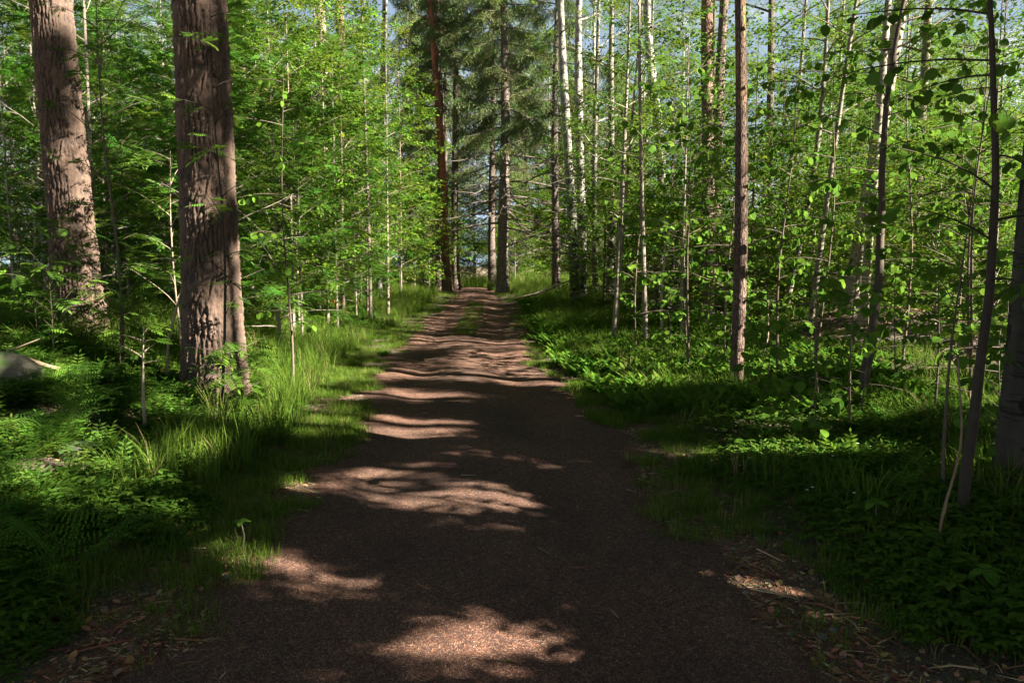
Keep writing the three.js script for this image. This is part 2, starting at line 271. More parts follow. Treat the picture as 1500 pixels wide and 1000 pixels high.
let triangles = 0;
function spraysToCrown(list, geos, mat, greens) {       // one crown mesh, every leaf real, tinted spray by spray
  let nv = 0, ni = 0; list.forEach((s, i) => { const g = geos[i % geos.length]; nv += g.attributes.position.count; ni += g.index.count; });
  const P = new Float32Array(nv * 3), N = new Float32Array(nv * 3), C = new Float32Array(nv * 3), I = new Uint32Array(ni); let a = 0, b = 0;
  list.forEach(({ p, d, u, s }, i) => {
    const g = geos[i % geos.length], gp = g.attributes.position.array, gn = g.attributes.normal.array, gi = g.index.array, n = gp.length / 3, c = greens();
    const x = d.clone().normalize(), z = V().crossVectors(x, u).normalize(), y = V().crossVectors(z, x);
    for (let k = 0; k < n; k++) { const X = gp[k * 3], Y = gp[k * 3 + 1], Z = gp[k * 3 + 2], A = gn[k * 3], B = gn[k * 3 + 1], D = gn[k * 3 + 2], o = (a + k) * 3;
      P[o] = p.x + s * (x.x * X + y.x * Y + z.x * Z); P[o + 1] = p.y + s * (x.y * X + y.y * Y + z.y * Z); P[o + 2] = p.z + s * (x.z * X + y.z * Y + z.z * Z);
      N[o] = x.x * A + y.x * B + z.x * D; N[o + 1] = x.y * A + y.y * B + z.y * D; N[o + 2] = x.z * A + y.z * B + z.z * D; C[o] = c[0]; C[o + 1] = c[1]; C[o + 2] = c[2]; }
    for (let k = 0; k < gi.length; k++) I[b + k] = gi[k] + a; a += n; b += gi.length;
  });
  const g = new THREE.BufferGeometry(); g.setAttribute('position', new THREE.BufferAttribute(P, 3)); g.setAttribute('normal', new THREE.BufferAttribute(N, 3)); g.setAttribute('color', new THREE.BufferAttribute(C, 3)); g.setIndex(new THREE.BufferAttribute(I, 1));
  triangles += ni / 3; const m = shade(new THREE.Mesh(g, mat)); m.name = 'crown'; m.userData.kind = 'stuff'; return m;
}

// ------------------------------------------------------------------ trees
// o: x, d, H, r, lean, curve, bark, kind, cb (crown base), cr (crown radius), nb (branches), sp (sprays per branch), detail, keep (sun gaps)
function makeTree(name, label, category, group, o) {
  rnd = mulberry(o.seed ?? Math.floor(1e6 * hash(Math.round(o.x * 100), Math.round(o.d * 100), 5)));
  const g = new THREE.Group(); put(g, name); tag(g, label, category, group);
  const gy = ground(o.x, -o.d) - 0.04; g.position.set(o.x, gy, -o.d);
  const [lx, lz] = o.lean ?? [0, 0], cv = o.curve ?? 0, ph = R(0, 6), wv = (o.wave ?? 0.012) * o.H * 0.25;
  const at = h => V(lx * h + cv * Math.sin(h * 0.55) + wv * (Math.sin(h * 0.5 + ph) - Math.sin(ph)), h, lz * h + wv * (Math.cos(h * 0.43 + ph) - Math.cos(ph)));
  const rad = h => o.r * (Math.pow(clamp(1 - h / o.H), o.taper ?? 0.75) * 0.97 + 0.03) * (1 + (o.flare ?? 0.25) * Math.exp(-h / (o.r * 1.6)));
  const trunk = new MB(), fine = !!o.displace;
  const pts = [], rr = []; let h = 0;
  while (h < o.H) { pts.push(at(h)); rr.push(rad(h)); h += fine && h < 6.4 ? 0.012 : o.H / (o.rings ?? 26); }
  pts.push(at(o.H)); rr.push(0.004);
  const uRep = Math.max(1, Math.round(2 * Math.PI * o.r)) / (o.uScale ?? 1), tint = o.tint ?? (() => null), sides = fine ? 168 : o.sides ?? 12;
  tube(trunk, pts, rr, sides, { uRep, col: (a, l) => tint(l, a), wob: (a, l, k) => fine ? 1 + 0.05 * Math.sin(3 * a + ph) * Math.exp(-l * 0.8) + (l < 6.6 ? (plateHeight(a / 6.28318 * uRep, l)[0] - 0.4) * 0.05 / o.r : 0) : 1 + 0.05 * Math.sin(2 * a + l * 1.7 + ph) + 0.05 * (vnoise(Math.cos(a) * 2 + 9, l * 3 + Math.sin(a) * 2, 77) - 0.5) });
  const sprays = [], wp = V();
  const reach = (o.spray === 'big' ? 0.75 : 0.36) * (o.ss ?? 1), ok = (p, d) => { if (!o.keep) return true; const q = d.clone().normalize(); for (const t of [0, 0.5, 1]) if (sunlit(p.x + q.x * t * reach + o.x, p.y + q.y * t * reach + gy, p.z + q.z * t * reach - o.d)) return rnd() < (o.leak ?? 0.0); return true; };
  const nb = o.nb ?? 16; let az = R(0, 6);
  for (let k = 0; k < nb; k++) {
    const t = (k + R(0, 0.8)) / nb, bh = lerp(o.cb, o.H * 0.98, t), a0 = at(bh); az += 2.4 + R(-.4, .4);
    const conifer = o.kind === 'spruce';
    const prof = conifer ? 1.05 - t : o.kind === 'pine' ? 0.6 + 0.4 * Math.sin(Math.PI * t) : Math.pow(Math.sin(Math.PI * (0.18 + 0.78 * t)), 0.7);
    const len = o.cr * Math.max(0.12, prof) * R(0.75, 1.15), el = conifer ? R(-0.25, 0.05) : o.kind === 'pine' ? R(0, 0.4) : lerp(R(0.1, 0.5), R(0.7, 1.1), t);
    let bp, yaw, best = 99; const n = 6;
    for (let tr = 0; tr < (o.keep ? 9 : 1) && best > 0; tr++) {
      const c = [a0]; let cur = a0.clone(), yw = az + tr * 0.7, pit = el, hit = 0;
      for (let q = 0; q < n; q++) { cur = cur.clone().add(V(Math.cos(yw) * Math.cos(pit), Math.sin(pit), Math.sin(yw) * Math.cos(pit)).multiplyScalar(len / n)); c.push(cur); yw += R(-.16, .16); pit += conifer ? (q > 2 ? 0.1 : -0.07) : R(-.14, .08); if (o.keep && sunlit(cur.x + o.x, cur.y + gy, cur.z - o.d)) hit++; }
      if (hit < best) { best = hit; bp = c; yaw = yw; }
    }
    const br = Math.min(rad(bh) * 0.5, 0.008 + len * 0.012);
    tube(trunk, bp, bp.map((_, q) => br * (1 - 0.85 * q / n)), 5, { uRep: 1, col: (a, l) => tint(bh, a) });
    if (o.bare && t < o.bare) { for (let q = 0; q < 5; q++) { const s0 = bp[2 + q % 4], yy = yaw + (q % 2 ? 1 : -1) * R(0.5, 1.1); tube(trunk, [s0, s0.clone().add(V(Math.cos(yy), R(-.4, .1), Math.sin(yy)).multiplyScalar(len * R(0.15, 0.35)))], [br * 0.4, 0.002], 3, { col: () => tint(bh, 0) }); } continue; }
    const ns = Math.max(2, Math.round((o.sp ?? 10) * (0.35 + 0.65 * len / o.cr)));
    for (let q = 0; q < ns; q++) {
      const s = conifer ? R(0.12, 1) : lerp(0.25, 1, Math.pow(rnd(), 0.7)), i = Math.min(n - 1, Math.floor(s * n)), p = bp[i].clone().lerp(bp[i + 1], s * n - i), bd = V().subVectors(bp[i + 1], bp[i]).normalize();
      const side = V().crossVectors(bd, UPV).normalize().multiplyScalar(rnd() < 0.5 ? -1 : 1);
      let d, u = V(R(-.35, .35), 1, R(-.35, .35));
      if (conifer) { d = bd.clone().addScaledVector(side, R(0.3, 1.2)).add(V(0, -R(0.1, 0.9), 0)); }
      else if (o.kind === 'pine') { d = bd.clone().addScaledVector(side, R(0, 1)).add(V(0, R(0, .8), 0)); p.addScaledVector(side, R(0, 0.12 * len)); }
      else {
        d = bd.clone().multiplyScalar(0.6).addScaledVector(side, R(0.2, 1.2)).add(V(0, R(-.5, .35), 0));
        const off = R(0, 0.32) * len * (1.1 - s * 0.5), e = p.clone().addScaledVector(d.clone().normalize(), off).add(V(0, R(-.1, .1) * len, 0)); if (off > 0.12 && q % 3 === 0 && ok(e, d)) twig(trunk, p, e, 0.004); p.copy(e);
      }
      if (ok(p, d)) sprays.push({ p, d, u, s: R(0.65, 1.3) * (o.ss ?? 1) });
    }
  }
  const tm = shade(new THREE.Mesh(trunk.geometry(), MAT[o.bark])); tm.name = 'trunk'; g.add(tm);
  if (sprays.length) {
    const kinds = SPRAY[o.spray ?? o.kind]; if (o.kind !== 'spruce' && o.kind !== 'pine') { g.add(spraysToCrown(sprays, kinds, MAT.leafV, GREEN[o.green ?? o.kind])); return g; }
    const parts = kinds.map(() => []); sprays.forEach((s, i) => parts[i % kinds.length].push(s));
    parts.forEach((l, i) => { if (l.length) g.add(spraysToMesh(l, kinds[i], o.kind === 'spruce' || o.kind === 'pine' ? MAT.needle : MAT.leaf, i ? `crown_${String(i).padStart(3, '0')}` : 'crown', GREEN[o.green ?? o.kind])); });
  }
  return g;
}
const W0 = [1, 1, 1];
const pineTint = (H, from = 0.35) => h => mix3(W0, [1.6, 0.85, 0.5], smooth(H * from, H * (from + 0.25), h));
const TRUNKS = [];                                       // x, distance, radius of trunks that must stay in sight
function T(name, label, category, o, group) { TRUNKS.push([o.x, o.d, o.r]); return makeTree(name, label, category, group, o); }

// the two thick pines beside the path
T('pine_tree', 'thickest pine, deeply plated bark, flared foot in the grass by the path', 'pine', { x: -3.1, d: 8.0, H: 22, r: 0.285, lean: [-0.012, 0], bark: 'pine', kind: 'pine', displace: 1, flare: 0.32, cb: 12, cr: 2.8, nb: 20, sp: 22, wave: 0.004, ss: 1.4, keep: 1 });
T('pine_tree', 'thick leaning pine with plated brown bark deep in the undergrowth', 'pine', { x: -5.3, d: 9.5, H: 21, r: 0.25, lean: [-0.045, 0], bark: 'pine', kind: 'pine', displace: 1, cb: 12, cr: 2.6, nb: 18, sp: 22, wave: 0.004, ss: 1.4, keep: 1 });
T('pine_tree', 'slim pale barked pine, one of two growing side by side behind bright foliage', 'pine', { x: -5.34, d: 22, H: 20, r: 0.17, bark: 'scaly', kind: 'pine', cb: 12, cr: 2.2, nb: 14, sp: 14, ss: 1.4, tint: () => [1.6, 1.5, 1.35] });
T('pine_tree', 'slim pine turning orange above, beside its pale barked twin', 'pine', { x: -5.2, d: 23.5, H: 21, r: 0.17, lean: [0.006, 0], bark: 'scaly', kind: 'pine', cb: 13, cr: 2.2, nb: 14, sp: 14, ss: 1.4, tint: pineTint(21, 0.25) });
T('sapling_tree', 'very thin dark upright tree between the slim pines and the grey birch', 'tree', { x: -3.3, d: 18, H: 11, r: 0.045, bark: 'stem', kind: 'broad', cb: 6, cr: 1.2, nb: 10, sp: 6, tint: () => [0.55, 0.5, 0.5] });
T('birch_tree', 'slender grey white birch with a slight lean beyond the grassy verge', 'birch', { x: -4.25, d: 25, H: 17, r: 0.13, lean: [0.028, 0], bark: 'birch', kind: 'broad', cb: 9, cr: 2, nb: 14, sp: 14, tint: () => [0.85, 0.85, 0.85] });
T('spruce_tree', 'small thin spruce standing alone left of the red pine foot'.replace('left of', 'near'), 'spruce', { x: -3.5, d: 30, H: 9, r: 0.11, bark: 'scaly', kind: 'spruce', cb: 3.2, cr: 1.3, nb: 30, sp: 12 });
T('pine_tree', 'red barked leaning pine at the end of the path', 'pine', { x: -2.5, d: 30, H: 17, r: 0.19, lean: [-0.055, 0], bark: 'scaly', kind: 'pine', cb: 9, cr: 2.4, nb: 16, sp: 14, ss: 1.4, rings: 60, tint: (h, a) => mix3(mix3([0.9, 0.7, 0.6], [2.3, 0.95, 0.5], smooth(0.5, 5, h + 2 * fbm(a * 2, h * 3, 97, 3))), [0.8, 0.5, 0.4], 0.7 * smooth(0.5, 0.62, fbm(a * 1.5 + 4, h * 2, 98, 3))) });
T('spruce_tree', 'dark spruce trunk hugging the red pine on its shady side', 'spruce', { x: -2.9, d: 31, H: 18, r: 0.19, bark: 'scaly', kind: 'spruce', cb: 7, cr: 2.2, nb: 60, sp: 28, bare: 0.12, tint: () => [0.7, 0.62, 0.6] });
T('spruce_tree', 'dark spruce trunk hugging the red pine on its sunny side', 'spruce', { x: -2.3, d: 32, H: 17, r: 0.17, bark: 'scaly', kind: 'spruce', cb: 8.5, cr: 1.9, nb: 50, sp: 24, bare: 0.12, tint: () => [0.7, 0.62, 0.6] });
T('spruce_tree', 'tall grey spruce with drooping boughs where the path ends', 'spruce', { x: -0.35, d: 29, H: 19, r: 0.22, bark: 'scaly', kind: 'spruce', cb: 2.2, cr: 3.1, nb: 95, sp: 38, bare: 0.22, tint: () => [1.15, 1.1, 1.05] });
T('spruce_tree', 'thinner dark spruce close behind the tall grey spruce', 'spruce', { x: -0.8, d: 31.5, H: 15, r: 0.16, bark: 'scaly', kind: 'spruce', cb: 2.5, cr: 2.4, nb: 66, sp: 34, bare: 0.2, tint: () => [0.75, 0.7, 0.65] });
T('spruce_tree', 'broad spruce with dry grey lower boughs beside the lush verge', 'spruce', { x: 1.6, d: 28, H: 15, r: 0.16, bark: 'scaly', kind: 'spruce', cb: 1.5, cr: 3.0, nb: 70, sp: 34, bare: 0.3, tint: () => [0.95, 0.9, 0.85] });
T('birch_tree', 'leaning birch of the forked pair with dark foot', 'birch', { x: 1.8, d: 22, H: 17, r: 0.15, lean: [-0.045, 0], bark: 'birch', kind: 'broad', cb: 7, cr: 2.2, nb: 16, sp: 14, tint: h => mix3([0.3, 0.28, 0.26], [0.85, 0.85, 0.83], smooth(0.3, 3, h)) });
T('birch_tree', 'straight white birch of the forked pair', 'birch', { x: 2.05, d: 22.7, H: 18, r: 0.15, lean: [-0.008, 0], bark: 'birch', kind: 'broad', cb: 7, cr: 2.2, nb: 16, sp: 14 });
T('birch_tree', 'thin white birch close behind the forked pair', 'birch', { x: 2.8, d: 26, H: 15, r: 0.1, bark: 'birch', kind: 'broad', cb: 3.5, cr: 1.8, nb: 14, sp: 14, tint: () => [0.6, 0.57, 0.52] });
T('birch_tree', 'white birch between the forked pair and the bent white birch', 'birch', { x: 3.0, d: 24, H: 16, r: 0.12, lean: [0.006, 0], bark: 'birch', kind: 'broad', cb: 3.5, cr: 1.8, nb: 14, sp: 14, tint: () => [0.6, 0.57, 0.52] });
T('birch_tree', 'bright white birch with a gently bent trunk behind thin saplings', 'birch', { x: 3.65, d: 20, H: 15, r: 0.16, curve: 0.22, bark: 'birch', kind: 'broad', cb: 5.5, cr: 2, nb: 14, sp: 14 });
T('sapling_tree', 'thin sapling with pale lower stem leaning over the lily leaves', 'tree', { x: 1.85, d: 14, H: 8, r: 0.05, lean: [0.03, 0], bark: 'aspen', kind: 'broad', cb: 1.8, cr: 1.0, nb: 20, sp: 10, tint: () => [0.7, 0.65, 0.56] });
T('sapling_tree', 'paler leaning sapling crossing behind the other thin stem', 'tree', { x: 1.95, d: 14.6, H: 7, r: 0.045, lean: [0.07, 0], bark: 'aspen', kind: 'broad', cb: 2.5, cr: 1.0, nb: 14, sp: 8, tint: () => [0.8, 0.74, 0.64] });
T('sapling_tree', 'thin dark straight sapling rising from the lily leaves', 'tree', { x: 2.35, d: 13.5, H: 9, r: 0.045, lean: [-0.03, 0], bark: 'stem', kind: 'broad', cb: 2.4, cr: 1.1, nb: 18, sp: 8 });
T('sapling_tree', 'wispy brown sapling in front of the bright birch clearing', 'tree', { x: 3.0, d: 13.6, H: 6, r: 0.03, bark: 'stem', kind: 'broad', cb: 1.8, cr: 0.9, nb: 14, sp: 7 });
T('pine_tree', 'brown flaky pine with its darker twin just behind it', 'pine', { x: 3.75, d: 14.8, H: 19, r: 0.135, lean: [-0.006, 0], bark: 'scaly', kind: 'pine', cb: 11, cr: 2.2, nb: 16, sp: 14, ss: 1.4, keep: 1, tint: h => mix3([1.15, 1, 0.92], [1.2, 0.85, 0.7], smooth(2, 6, h)) });
T('pine_tree', 'darker pine half hidden behind the brown flaky pine', 'pine', { x: 4.5, d: 17, H: 19, r: 0.13, bark: 'scaly', kind: 'pine', cb: 9, cr: 2.2, nb: 18, sp: 14, ss: 1.4, bare: 0.2, keep: 1, tint: () => [0.9, 0.75, 0.68] });
T('pine_tree', 'slim pine with yellow lichen on its bark beside the shaded verge', 'pine', { x: 2.66, d: 9.1, H: 15, r: 0.082, lean: [-0.004, 0], bark: 'scaly', kind: 'pine', cb: 8.5, cr: 1.8, nb: 16, sp: 12, keep: 1, sides: 18, rings: 60, wave: 0.02, tint: (h, a) => { const l = smooth(0.52, 0.62, fbm(a * 1.6, h * 3.2, 88, 3)) * smooth(3.2, 3.8, h); return mix3([0.8, 0.62, 0.52], [2.4, 1.6, 0.35], l * 0.8); } });
T('tree', 'dark trunked tree with high leaves behind the slim lichen pine', 'tree', { x: 6.6, d: 20.5, H: 15, r: 0.13, bark: 'scaly', kind: 'broad', cb: 5, cr: 2.2, nb: 16, sp: 14, tint: () => [0.7, 0.65, 0.6] });
T('sapling_tree', 'young tree with an S shaped trunk beyond the earth mound', 'tree', { x: 5.0, d: 14.3, H: 9, r: 0.06, lean: [0.1, 0], curve: 0.18, bark: 'aspen', kind: 'broad', cb: 3, cr: 1.3, nb: 18, sp: 9, tint: () => [0.5, 0.46, 0.4] });
T('sapling_tree', 'thin tree slanting up from the mound with a pale foot', 'tree', { x: 4.95, d: 12.8, H: 9, r: 0.05, lean: [0.11, 0], bark: 'aspen', kind: 'broad', cb: 3, cr: 1.3, nb: 18, sp: 9, tint: () => [0.6, 0.56, 0.48] });
T('tree', 'dark slim tree rising behind the leaning aspen sapling', 'tree', { x: 5.55, d: 12.2, H: 11, r: 0.075, lean: [0.02, 0], bark: 'aspen', kind: 'broad', green: 'aspen', cb: 3.6, cr: 1.5, nb: 18, sp: 9, tint: () => [0.75, 0.7, 0.62], keep: 1 });
T('tree', 'thick grey slanting tree with a snapped side limb on the mound', 'tree', { x: 5.65, d: 13, H: 13, r: 0.145, lean: [0.14, 0], bark: 'aspen', kind: 'broad', cb: 4.6, cr: 2.0, nb: 16, sp: 12, tint: () => [0.75, 0.7, 0.6], keep: 1 });
T('tree', 'mossy trunked tree beside the thick slanting grey tree', 'tree', { x: 7.4, d: 14.5, H: 12, r: 0.1, lean: [0.03, 0], bark: 'aspen', kind: 'broad', cb: 2.6, cr: 1.9, nb: 22, sp: 12, keep: 1, tint: () => [0.5, 0.48, 0.38] });
T('birch_tree', 'thick dark mottled birch beside the aspen sapling', 'birch', { x: 3.34, d: 5.05, H: 15, r: 0.12, lean: [0.004, 0], bark: 'birch', kind: 'broad', cb: 5.5, cr: 2.6, nb: 18, sp: 26, keep: 1, sides: 28, rings: 90, tint: (h, a) => { const k = 0.05 + 0.24 * fbm(a * 2, h * 2.5, 93, 3); return [k, k * 0.9, k * 0.76]; } });

// ------------------------------------------------------------------ saplings near enough to show single leaves
const leafGeo = [], rowanGeo = [];
rnd = mulberry(202);
for (let k = 0; k < 5; k++) { const m = new MB(); const st = V(R(0.03, 0.05), R(-.03, .0), R(-.01, .01)); twig(m, V(0, 0, 0), st, 0.0012); addLeaf(m, st, V(1, R(-.5, -.1), R(-.2, .2)), V(R(-.2, .2), 1, R(-.4, .4)), 0.075, 0.074, R(0.05, 0.25), 2, R(0, 0.25)); leafGeo.push(m.geometry()); }
for (let k = 0; k < 4; k++) { const m = new MB(); pinnate(m, V(0, 0, 0), V(1, 0.1, 0), UPV, 0.2, 6, 0.06, 0.021, 1); rowanGeo.push(m.geometry()); }
function leafySapling(name, label, category, o) {
  rnd = mulberry(o.seed); TRUNKS.push([o.x, o.d, o.r]);
  const g = new THREE.Group(); put(g, name); tag(g, label, category, o.group); g.position.set(o.x, ground(o.x, -o.d) - 0.02, -o.d);
  const [lx, lz] = o.lean ?? [0, 0], at = h => V(lx * h + 0.04 * Math.sin(h * 1.7 + o.seed), h, lz * h + 0.04 * Math.cos(h * 1.3 + o.seed)), m = new MB(), pts = [], rr = [];
  for (let k = 0; k <= 30; k++) { const h = o.H * k / 30; pts.push(at(h)); rr.push(o.r * (1 - 0.85 * k / 30)); }
  tube(m, pts, rr, 9, { uRep: 1, col: () => o.tint ?? [0.55, 0.5, 0.44], wob: (a, l) => 1 + 0.12 * Math.sin(l * 9 + a) });
  const spots = []; let az = R(0, 6);
  for (let k = 0; k < o.nb; k++) {
    const bh = lerp(o.cb, o.H, (k + R(0, 0.7)) / o.nb); az += 2.4 + R(-.5, .5); const len = o.cr * R(0.5, 1.15) * (o.az ? 1.1 : 1), yaw = o.az !== undefined && rnd() < 0.65 ? o.az + R(-.7, .7) : az;
    let cur = at(bh), pit = o.rowan ? R(0.35, 0.95) : R(-0.05, 0.6); const bp = [cur];
    for (let q = 0; q < 5; q++) { cur = cur.clone().add(V(Math.cos(yaw) * Math.cos(pit), Math.sin(pit), Math.sin(yaw) * Math.cos(pit)).multiplyScalar(len / 5)); pit -= R(0, 0.16); bp.push(cur); }
    tube(m, bp, bp.map((_, q) => Math.max(0.0016, Math.min(o.r * 0.4, 0.007) * (1 - 0.8 * q / 5))), 4, { uRep: 1, col: () => o.tint ?? [0.55, 0.5, 0.44] });
    for (let q = 0; q < o.lb; q++) { const s = R(0.25, 1) * 4.99, i = Math.floor(s), p = bp[i].clone().lerp(bp[i + 1], s - i); if (o.x < 1.5 || o.d > 8.5 || !sunlit(p.x + o.x, p.y + 0.02, p.z - o.d)) spots.push([p, yaw + (q % 2 ? 1 : -1) * R(0.3, 1.5)]); }
  }
  const tm = shade(new THREE.Mesh(m.geometry(), MAT[o.bark ?? 'stem'])); tm.name = 'trunk'; g.add(tm);
  const geos = o.rowan ? rowanGeo : leafGeo;
  spots.slice(0, 300).forEach(([p, y], i) => { const l = shade(new THREE.Mesh(geos[i % geos.length], LEAFTONES[i % 4])); l.name = 'leaf'; l.position.copy(p); l.rotation.set(R(-.5, .5), -y, o.rowan ? R(-.5, .35) : R(-1.3, 0.2), 'YXZ'); l.scale.setScalar(R(0.5, 1.2) * (o.ls ?? 1)); g.add(l); });
  return g;
}
leafySapling('aspen_sapling', 'bent dark aspen sapling with large round leaves beside the thick mottled birch', 'sapling', { x: 2.64, d: 4.35, H: 4.2, r: 0.033, lean: [0.004, -0.02], cb: 1.2, cr: 0.95, nb: 17, lb: 13, seed: 11, bark: 'stem', tint: [0.24, 0.22, 0.19], az: Math.PI * 1.05 });
leafySapling('aspen_sapling', 'leaning dark aspen sapling with round leaves before the earth mound', 'sapling', { x: 3.7, d: 8.1, H: 5.2, r: 0.055, lean: [0.06, 0], cb: 1.3, cr: 1.0, nb: 22, lb: 12, seed: 12, tint: [0.36, 0.33, 0.29], ls: 1.15 });
leafySapling('aspen_sapling', 'knee high aspen bush of round leaves in front of the mound', 'sapling', { x: 3.95, d: 7.2, H: 1.5, r: 0.014, cb: 0.35, cr: 0.5, nb: 14, lb: 11, seed: 13 });
leafySapling('aspen_sapling', 'slight aspen sapling near the lichen pine with drooping leaves', 'sapling', { x: 2.25, d: 10, H: 3.4, r: 0.018, lean: [0.03, 0], cb: 1.5, cr: 0.7, nb: 16, lb: 10, seed: 14, ls: 1.1 });
leafySapling('aspen_sapling', 'tall whippy aspen sapling between lichen pine and dark leaning sapling', 'sapling', { x: 3.25, d: 9.4, H: 3.8, r: 0.02, lean: [0.02, 0], cb: 1.1, cr: 0.75, nb: 20, lb: 10, seed: 15, ls: 1.1 });
leafySapling('rowan_sapling', 'rowan sapling with feathery leaves growing against the dark bent sapling', 'sapling', { x: 2.75, d: 4.75, H: 2.2, r: 0.012, cb: 0.9, cr: 0.55, nb: 9, lb: 4, seed: 16, rowan: 1 });
leafySapling('rowan_seedling', 'pale crooked rowan seedling with feathery top leaves above the ferns', 'seedling', { x: -2.98, d: 6.25, H: 0.95, r: 0.017, cb: 0.62, cr: 0.26, nb: 7, lb: 3, seed: 17, rowan: 1, lean: [0.02, 0], tint: [1.9, 1.75, 1.6], ls: 0.85 });
leafySapling('rowan_sapling', 'rowan sapling whose leaves cross the thickest pine trunk', 'sapling', { x: -2.75, d: 7.35, H: 3.9, r: 0.016, cb: 0.9, cr: 0.5, nb: 15, lb: 4, seed: 18, rowan: 1, tint: [0.2, 0.18, 0.16] });
leafySapling('rowan_sapling', 'rowan sapling arching in front of the leaning thick pine', 'sapling', { x: -4.35, d: 8.6, H: 4.4, r: 0.02, cb: 1.2, cr: 0.85, nb: 20, lb: 5, seed: 19, rowan: 1, lean: [-0.03, 0] });
leafySapling('aspen_sapling', 'aspen sapling with bright round leaves beside the thickest pine', 'sapling', { x: -2.55, d: 8.8, H: 3.6, r: 0.016, cb: 0.8, cr: 0.6, nb: 18, lb: 9, seed: 20 });
leafySapling('rowan_sapling', 'low rowan sapling filling the gap between the thick pines', 'sapling', { x: -3.9, d: 9.0, H: 2.6, r: 0.016, cb: 0.5, cr: 0.7, nb: 16, lb: 5, seed: 21, rowan: 1, tint: [1.3, 1.2, 1.1] });
leafySapling('aspen_sapling', 'small aspen sapling on the verge across from the thickest pine', 'sapling', { x: 3.0, d: 6.7, H: 2.1, r: 0.012, cb: 0.8, cr: 0.45, nb: 10, lb: 9, seed: 22 });

[[-4.5, 8.7, 1.3], [-5.2, 8.5, 1.4], [-4.05, 8.0, 1.0], [-5.9, 8.6, 1.5], [-4.75, 7.9, 1.0], [-2.6, 7.2, 0.7]].forEach(([x, d, H], i) =>
  leafySapling('rowan_sapling', 'waist high rowan bush around the feet of the thick pines', 'sapling', { x, d, H, r: 0.009, cb: 0.25, cr: 0.5, nb: 16, lb: 5, seed: 60 + i, rowan: 1, group: 'low rowans at the thick pines' }));
[[2.6, 7.7, 1.1], [3.3, 7.2, 1.2], [4.4, 6.9, 1.5], [3.5, 8.9, 1.5], [4.3, 8.6, 1.7], [5.2, 7.9, 1.7], [2.9, 9.9, 1.3], [5.6, 9.6, 1.9], [2.2, 10.9, 1.2], [3.9, 5.9, 1.2], [3.4, 5.3, 1.0], [2.5, 6.2, 0.8]].forEach(([x, d, H], i) =>
  leafySapling('aspen_bush', 'low leafy aspen bush rising from the shaded verge', 'bush', { x, d, H, r: 0.009, cb: 0.2, cr: 0.5, nb: 15, lb: 10, seed: 80 + i, ls: 1.05, group: 'low aspen bushes on the shaded verge' }));
[[2.55, 11.2, 4.6], [3.05, 10.9, 3.6], [4.1, 10.2, 4.4], [4.7, 9.2, 4.6], [5.3, 9.0, 3.4], [4.5, 7.6, 3.6], [4.9, 8.2, 4.8], [1.95, 12.0, 3.8], [3.5, 12.2, 4.6], [5.9, 10.2, 4.8]].forEach(([x, d, H], i) =>
  leafySapling('aspen_sapling', 'whippy round leaved aspen sapling in the stand before the sunny mound', 'sapling', { x, d, H, r: 0.016, lean: [0.02 * (i % 3 - 1), 0], cb: 0.7, cr: 0.9, nb: 23, lb: 13, seed: 40 + i, ls: 1.15, group: 'aspen saplings before the mound' }));

// ------------------------------------------------------------------ thicket of young trees
const F = 1133;
function hides(x, d, cr) { for (const [tx, td, tr] of TRUNKS) if (td > d && Math.abs(x / d - tx / td) * F < tr / td * F + cr / d * F * 0.42 && td < 20) return true; return false; }
function clearOfPath(x, d, m) { return Math.abs(x - pathCentre(Math.min(d, 34))) - pathHalf(Math.min(d, 34)) > m; }
function copies(protos, spots, name, label, category, group) {
  spots.forEach(([x, d, s, t], i) => {
    const p = protos[i % protos.length], c = p.used ? p.clone() : p; if (p.used) put(c, name); p.used = true;
    tag(c, label, category, group); c.position.set(x, ground(x, -d) - 0.04, -d); c.rotation.y = t; c.scale.setScalar(s);
  });
}
function protoSet(name, n, f) { const a = []; for (let k = 0; k < n; k++) a.push(makeTree(name, 'x', 'x', null, { x: 0, d: 0, seed: 500 + k * 31 + name.length, ...f(k) })); return a; }
function scatter(n, seed, f, room) { const r = mulberry(seed), out = []; let tries = 0; while (out.length < n && tries++ < n * 60) { const [x, d, cr] = f(r); if (room && out.some(q => Math.hypot(q[0] - x, q[1] - d) < room)) continue; if (TRUNKS.some(q => Math.hypot(q[0] - x, q[1] - d) < 0.35) || !clearOfPath(x, d, cr * 0.75) || hides(x, d, cr)) continue; out.push([x, d, 0.75 + 0.5 * r(), r() * 6.28]); } return out; }
